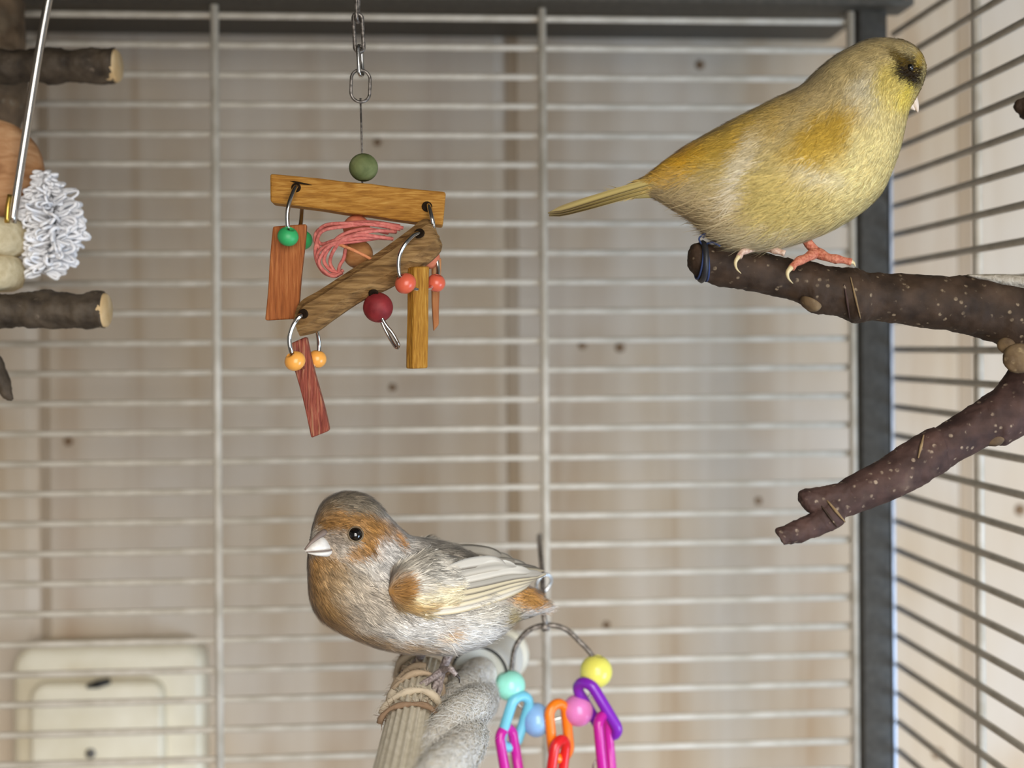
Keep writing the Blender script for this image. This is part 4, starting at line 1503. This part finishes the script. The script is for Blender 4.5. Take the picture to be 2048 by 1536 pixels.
# pink cords
M_CORD = grain('pink_cord', [(0.3, (188, 96, 90)), (0.7, (220, 134, 122))], (1, 1, 1), 0.85, 500, 4, 0.2, 0.4)
M_CORD2 = grain('peach_cord', [(0.3, (206, 128, 84)), (0.7, (226, 154, 108))], (1, 1, 1), 0.85, 500, 4, 0.2, 0.4)
cz = TY - 0.002
cords = [
    [(800, 459, cz), (752, 450, cz - .004), (700, 447, cz - .006), (652, 450, cz - .003), (634, 468, cz), (642, 488, cz + .001), (672, 480, cz - .005), (720, 470, cz - .008), (786, 478, cz - .004)],
    [(806, 456, cz), (760, 447, cz - .003), (690, 453, cz - .006), (645, 462, cz - .004), (632, 490, cz), (633, 520, cz), (648, 545, cz), (672, 552, cz + .001), (686, 540, cz + .002)],
    [(784, 477, cz), (730, 476, cz - .007), (676, 484, cz - .006), (640, 500, cz - .002), (636, 525, cz), (654, 548, cz - .002), (678, 548, cz)],
    [(776, 466, cz), (730, 458, cz - .006), (684, 470, cz - .006), (660, 494, cz - .003), (648, 520, cz - .001), (660, 540, cz), (676, 545, cz)],
    [(792, 464, cz), (745, 462, cz - .007), (690, 476, cz - .007), (668, 500, cz - .004), (660, 524, cz), (668, 542, cz)],
    [(800, 452, cz + .003), (740, 444, cz + .001), (680, 448, cz), (640, 458, cz), (630, 478, cz), (640, 500, cz)],
    [(770, 474, cz), (716, 482, cz - .006), (664, 490, cz - .005), (642, 512, cz - .003), (640, 532, cz - .002), (664, 552, cz - .003), (684, 546, cz)],
    [(692, 490, cz), (688, 515, cz - .002), (680, 530, cz - .002), (676, 545, cz)],
]
for cc in cords:
    MB().tube(pxpath(cc, 48), 3.7 * tm, 8).build('cord', M_CORD, toy)
MB().tube(pxpath([(670, 486, cz - .004), (706, 500, cz - .008), (742, 518, cz - .006)], 16), 3.2 * tm, 8).build('cord', M_CORD2, toy)
# hanger: wire, ring, chain links up to the roof
zroof = ZT + 0.019
pc = P(722, 300, TY)
MB().tube([P(726, 470, TY + 0.004), P(724, 300, TY + 0.002), P(721, 196, TY)], 1.9 * tm, 8).build('hanger_wire', M_DARKSTEEL, toy)


def chain_link(name, top, bot, halfw, r, phi, M, parent, n=48, twist=0.0, seg=10):
    """oval link between two points, opened in a plane turned by phi about its axis"""
    top, bot = np.asarray(top), np.asarray(bot)
    axis = (top - bot)
    L = np.linalg.norm(axis)
    axis = axis / L
    s1 = np.cross(axis, [0, 1, 0])
    s1 /= np.linalg.norm(s1)
    s2 = np.cross(axis, s1)
    hl = L / 2 - halfw
    pts = []
    for t in np.linspace(0, 1, n, endpoint=False):
        a = t * 2 * math.pi
        cx, cy = math.cos(a), math.sin(a)
        yy = cy * halfw + (hl if cy > 0.02 else -hl if cy < -0.02 else 0)
        ph = phi + twist * yy / max(L, 1e-6)
        sd = s1 * math.cos(ph) + s2 * math.sin(ph)
        pts.append((top + bot) / 2 + sd * cx * halfw + axis * yy)
    return MB().tube(np.array(pts), r, seg, closed=True).build(name, M, parent)


chain_link('hanger_ring', P(722, 140, TY), P(720, 204, TY), 19 * tm, 3.2 * tm, 0.25, M_DARKSTEEL, toy)
chain_link('chain_link', P(719, 92, TY), P(722, 152, TY), 9 * tm, 4 * tm, 1.2, M_STEEL, toy)
chain_link('chain_link', P(715, 28, TY), P(719, 104, TY), 9 * tm, 4 * tm, 0.3, M_DARKSTEEL, toy)
pt = P(715, 36, TY)
k = 0
while pt[2] < zroof - 0.004:
    nx = pt + np.array([0, 0, 0.014])
    chain_link('chain_link', (nx[0], nx[1], min(nx[2], zroof)), pt - np.array([0, 0, 0.0015]), 9 * tm, 4 * tm, 1.4 if k % 2 == 0 else 0.2, M_DARKSTEEL, toy)
    pt = nx
    k += 1

# ------------------------------------------------------------------ bead and chain toy below
QY = 0.585
qm = PXM(QY)
bt = empty('bead_chain_toy', P(1080, 1080, QY), 'hanging toy of pastel beads and plastic chain links on a wire arch', 'toy')
MB().tube(pxpath([(1022, 1345, QY), (1030, 1296, QY), (1056, 1262, QY), (1093, 1250, QY), (1130, 1258, QY), (1158, 1282, QY), (1184, 1312, QY), (1192, 1350, QY)], 48), 5.2 * qm, 10).build('wire_arch', M_DARKSTEEL, bt)
MB().tube(pxpath([(1020, 1372, QY), (1040, 1412, QY), (1074, 1440, QY), (1112, 1438, QY), (1156, 1421, QY), (1182, 1388, QY), (1192, 1345, QY)], 40), 2.6 * qm, 8).build('lower_wire', M_STEEL, bt)
MB().tube(pxpath([(1093, 1252, QY), (1088, 1232, QY), (1086, 1190, QY + 0.01), (1084, 1140, QY + 0.02), (1080, 1095, QY + 0.045), (1078, 1074, QY + 0.075), (1080, 1072, QY + 0.105), (1081, 1080, QY + 0.119)], 48), 5.6 * qm, 10).build('hook', M_DARKSTEEL, bt)
MB().lathe(P(1090, 1254, QY), (1, 0, 0.1), [(7 * qm, -8 * qm), (9 * qm, -5 * qm), (9 * qm, 5 * qm), (7 * qm, 8 * qm)], 16).build('crimp', M_DARKSTEEL, bt)
chain_link('clip_ring', P(1097, 1150, QY + 0.012), P(1078, 1182, QY + 0.012), 16 * qm, 3 * qm, 0.5, M_STEEL, bt)
M_MINT = plastic('mint_plastic', (152, 226, 208), 0.2)
M_LBLUE = plastic('pale_blue_plastic', (142, 184, 232), 0.2)
M_PINKP = plastic('pink_plastic', (226, 130, 196), 0.2)
M_YEL = plastic('yellow_plastic', (230, 224, 104), 0.2)
bead('bead', 1020, 1371, QY, 31, M_MINT, bt, (0.4, 0, -1), 0.2, 31, 'mint green bead')
bead('bead', 1073, 1440, QY, 34, M_LBLUE, bt, (1, 0, -0.05), 0.2, 29, 'pale blue bead')
bead('bead', 1156, 1421, QY, 32, M_PINKP, bt, (1, 0, 0.5), 0.2, 31, 'pink bead')
bead('bead', 1192, 1343, QY, 33, M_YEL, bt, (0.2, 0, 1), 0.2, 33, 'yellow bead')
M_AQUA = plastic('aqua_plastic', (112, 190, 214), 0.3)
M_MAG = plastic('magenta_plastic', (190, 34, 150), 0.2)
M_PUR = plastic('purple_plastic', (126, 36, 176), 0.25)
M_ORG = plastic('orange_link_plastic', (240, 124, 26), 0.25)
M_RED = plastic('red_plastic', (212, 36, 38), 0.2)
chain_link('chain_link', P(1046, 1392, QY - .004), P(1014, 1494, QY - .004), 22 * qm, 10.5 * qm, 0.55, M_AQUA, bt)['label'] = 'aqua plastic link'
chain_link('chain_link', P(1010, 1458, QY - .006), P(1028, 1566, QY - .006), 19 * qm, 10.5 * qm, 0.75, M_MAG, bt)['label'] = 'magenta plastic link'
chain_link('chain_link', P(1113, 1408, QY - .004), P(1124, 1516, QY - .004), 21 * qm, 10.5 * qm, 0.55, M_ORG, bt)['label'] = 'orange plastic link'
chain_link('chain_link', P(1122, 1480, QY - .008), P(1108, 1590, QY - .008), 19 * qm, 10.5 * qm, 0.8, M_RED, bt)['label'] = 'red plastic link'
chain_link('chain_link', P(1164, 1366, QY - .004), P(1226, 1470, QY - .004), 21 * qm, 11.5 * qm, -0.75, M_PUR, bt)['label'] = 'purple plastic link'
chain_link('chain_link', P(1204, 1432, QY - .008), P(1216, 1560, QY - .008), 19 * qm, 10.5 * qm, 0.95, M_MAG, bt)['label'] = 'magenta plastic link'
chain_link('clip_ring', P(1200, 1518, QY - .002), P(1204, 1560, QY - .002), 16 * qm, 2 * qm, 0.1, M_STEEL, bt)

# ------------------------------------------------------------------ things at the left edge
LY = 0.57
lm = PXM(LY)
M_ROUGH = bark_mat('rough_dark_bark', (48, 40, 32), (92, 80, 66), (116, 102, 86), 150, 0.2, (108, 98, 84))
M_CUT = grain('cut_wood', [(0.3, (196, 164, 116)), (0.7, (218, 192, 148))], (1, 1, 1), 0.8, 90, 4, 0.5, 0.15)


def bark_perch(name, xa, xb, yt, yb, Y, label, dy=0):
    t = empty(name, P(xb, (yt + yb) / 2, Y), label, 'perch')
    prs = [(x, yt - dy * f + 1.5 * math.sin(x * 0.05), x, yb + dy * f + 1.5 * math.sin(x * 0.07 + 1)) for x, f in zip(np.linspace(xa, xb - 6, 16), np.linspace(1, 0, 16))]
    limb('bark', prs, M_ROUGH, t, Y, Y, 70, 0.045)
    r = (yb - yt) / 2 * PXM(Y) * 0.94
    MB().lathe(P(xb - 10, (yt + yb) / 2, Y), (1, -0.12, 0), [(r, -0.002), (r, 8 * PXM(Y)), (r * 0.9, 11 * PXM(Y)), (0.0001, 11.5 * PXM(Y))], 24).build('cut_end', M_CUT, t)
    return t


bark_perch('bark_perch', -260, 236, 98, 166, 0.60, 'upper dark bark perch with pale cut end, crossed by a steel rod')
bark_perch('bark_perch', -260, 214, 585, 656, LY - 0.01, 'lower dark bark perch with pale cut end, under the white tassel')
# mossy upright log at the edge
lg = empty('bark_log', P(-20, 260, 0.64), 'dark upright bark log behind the upper bark perch', 'log')
limb('bark', [(-120, -60, 40, -60), (-118, 0, 46, 0), (-116, 80, 48, 80), (-116, 160, 52, 160), (-118, 220, 46, 220), (-116, 262, 34, 262)], bark_mat('mossy_bark', (70, 56, 42), (118, 98, 76), (150, 142, 124), 120, 0.22, (136, 128, 110)), lg, 0.64, 0.64, 50, 0.05)

lt = empty('hanging_tassel_toy', P(60, 0, LY), 'hanging toy with steel rod, tan wooden block, beige discs and white cotton tassel', 'toy')
rod = [P(24, 446, LY - 0.012), P(45, 310, LY - 0.012), P(80, 92, LY - 0.012), P(104, -40, LY - 0.012)]
dirn = rod[-1] - rod[-2]
dirn /= dirn[2]
rod.append(rod[-1] + dirn * (zroof - rod[-1][2]))
MB().tube(catmull(rod, 40), 8 * lm, 14).build('steel_rod', mat('brushed_rod', (214, 208, 200), 0.25, 1.0), lt)
# round tan block
M_TAN = woodm('tan_block_wood', (150, 104, 66), (182, 134, 92), (202, 160, 118), (8, 8, 20), 12, 0.4)
rb_ = 105 * lm
MB().lathe(P(-22, 345, LY + 0.012), (0.25, -1, 0.1), [(0.0001, 0.014), (rb_ * 0.8, 0.0135), (rb_ * 0.94, 0.011), (rb_, 0.005), (rb_, -0.008), (rb_ * 0.9, -0.014), (0.0001, -0.015)], 40).build('wood_disc', M_TAN, lt)
M_CORK = grain('beige_cork', [(0.3, (190, 172, 134)), (0.7, (214, 198, 162))], (1, 1, 1), 0.85, 300, 4, 0.2, 0.3)
for (ya, yb, xr) in ((440, 514, 47), (513, 582, 41)):
    h = (yb - ya) * lm
    r = (xr + 60) * lm
    MB().lathe(P(-60, yb, LY - 0.004), (0, 0, 1), [(0.0001, 0), (r * 0.8, 0.0), (r * 0.95, h * 0.12), (r, h * 0.4), (r, h * 0.65), (r * 0.94, h * 0.9), (r * 0.8, h), (0.0001, h)], 36).build('cork_disc', M_CORK, lt)
MB().tube(pxpath([(14, 446, LY - 0.016), (16, 415, LY - 0.016), (20, 390, LY - 0.015)], 8), 5 * lm, 10).build('brass_pin', mat('brass', (196, 160, 80), 0.3, 0.9), lt)
# cotton tassel: a cluster of curly loops around a core
M_COT = mat('white_cotton', (240, 240, 242), 0.95, spec=0.05)
tb = MB()
spine = catmull([P(88, 345, LY), P(104, 410, LY), P(110, 470, LY), P(88, 545, LY)], 40)
rs = np.interp(np.linspace(0, 1, 40), [0, 0.15, 0.35, 0.7, 1], [16, 34, 60, 54, 34]) * lm
for k in range(330):
    i = min(39, int(random.random() ** 0.9 * 40))
    a = random.uniform(0, 2 * math.pi)
    rr = rs[i]
    out = np.array([math.cos(a), math.sin(a), random.uniform(-0.6, 0.35)])
    out /= np.linalg.norm(out)
    base = spine[i] + out * rr * 0.2
    tip = spine[i] + out * rr * random.uniform(0.85, 1.2)
    sd = np.cross(out, np.array([random.uniform(-1, 1), random.uniform(-1, 1), random.uniform(-1, 1)]))
    sd /= np.linalg.norm(sd) + 1e-9
    w = rr * random.uniform(0.10, 0.20)
    pth = catmull([base - sd * w * 0.5, (base + tip) / 2 - sd * w + out * 0.0006, tip - sd * w * 0.4, tip + sd * w * 0.6, (base + tip) / 2 + sd * w * 1.1, base + sd * w * 0.5], 14)
    tb.tube(pth, random.uniform(0.0006, 0.00085), 5)
o = tb.build('tassel', M_COT, lt)
o['kind'] = 'stuff'
o['label'] = 'white looped cotton tassel'
# dark twig at the lower left edge
t3 = empty('twig', P(-30, 690, 0.56), 'small grey-brown twig end at the left edge below the bark perches', 'twig')
limb('bark', [(-60, 640, -90, 690), (-20, 690, -50, 740), (4, 722, -12, 772), (22, 768, 8, 796), (29, 796, 22, 802)], M_ROUGH, t3, 0.56, 0.56, 30, 0.03)
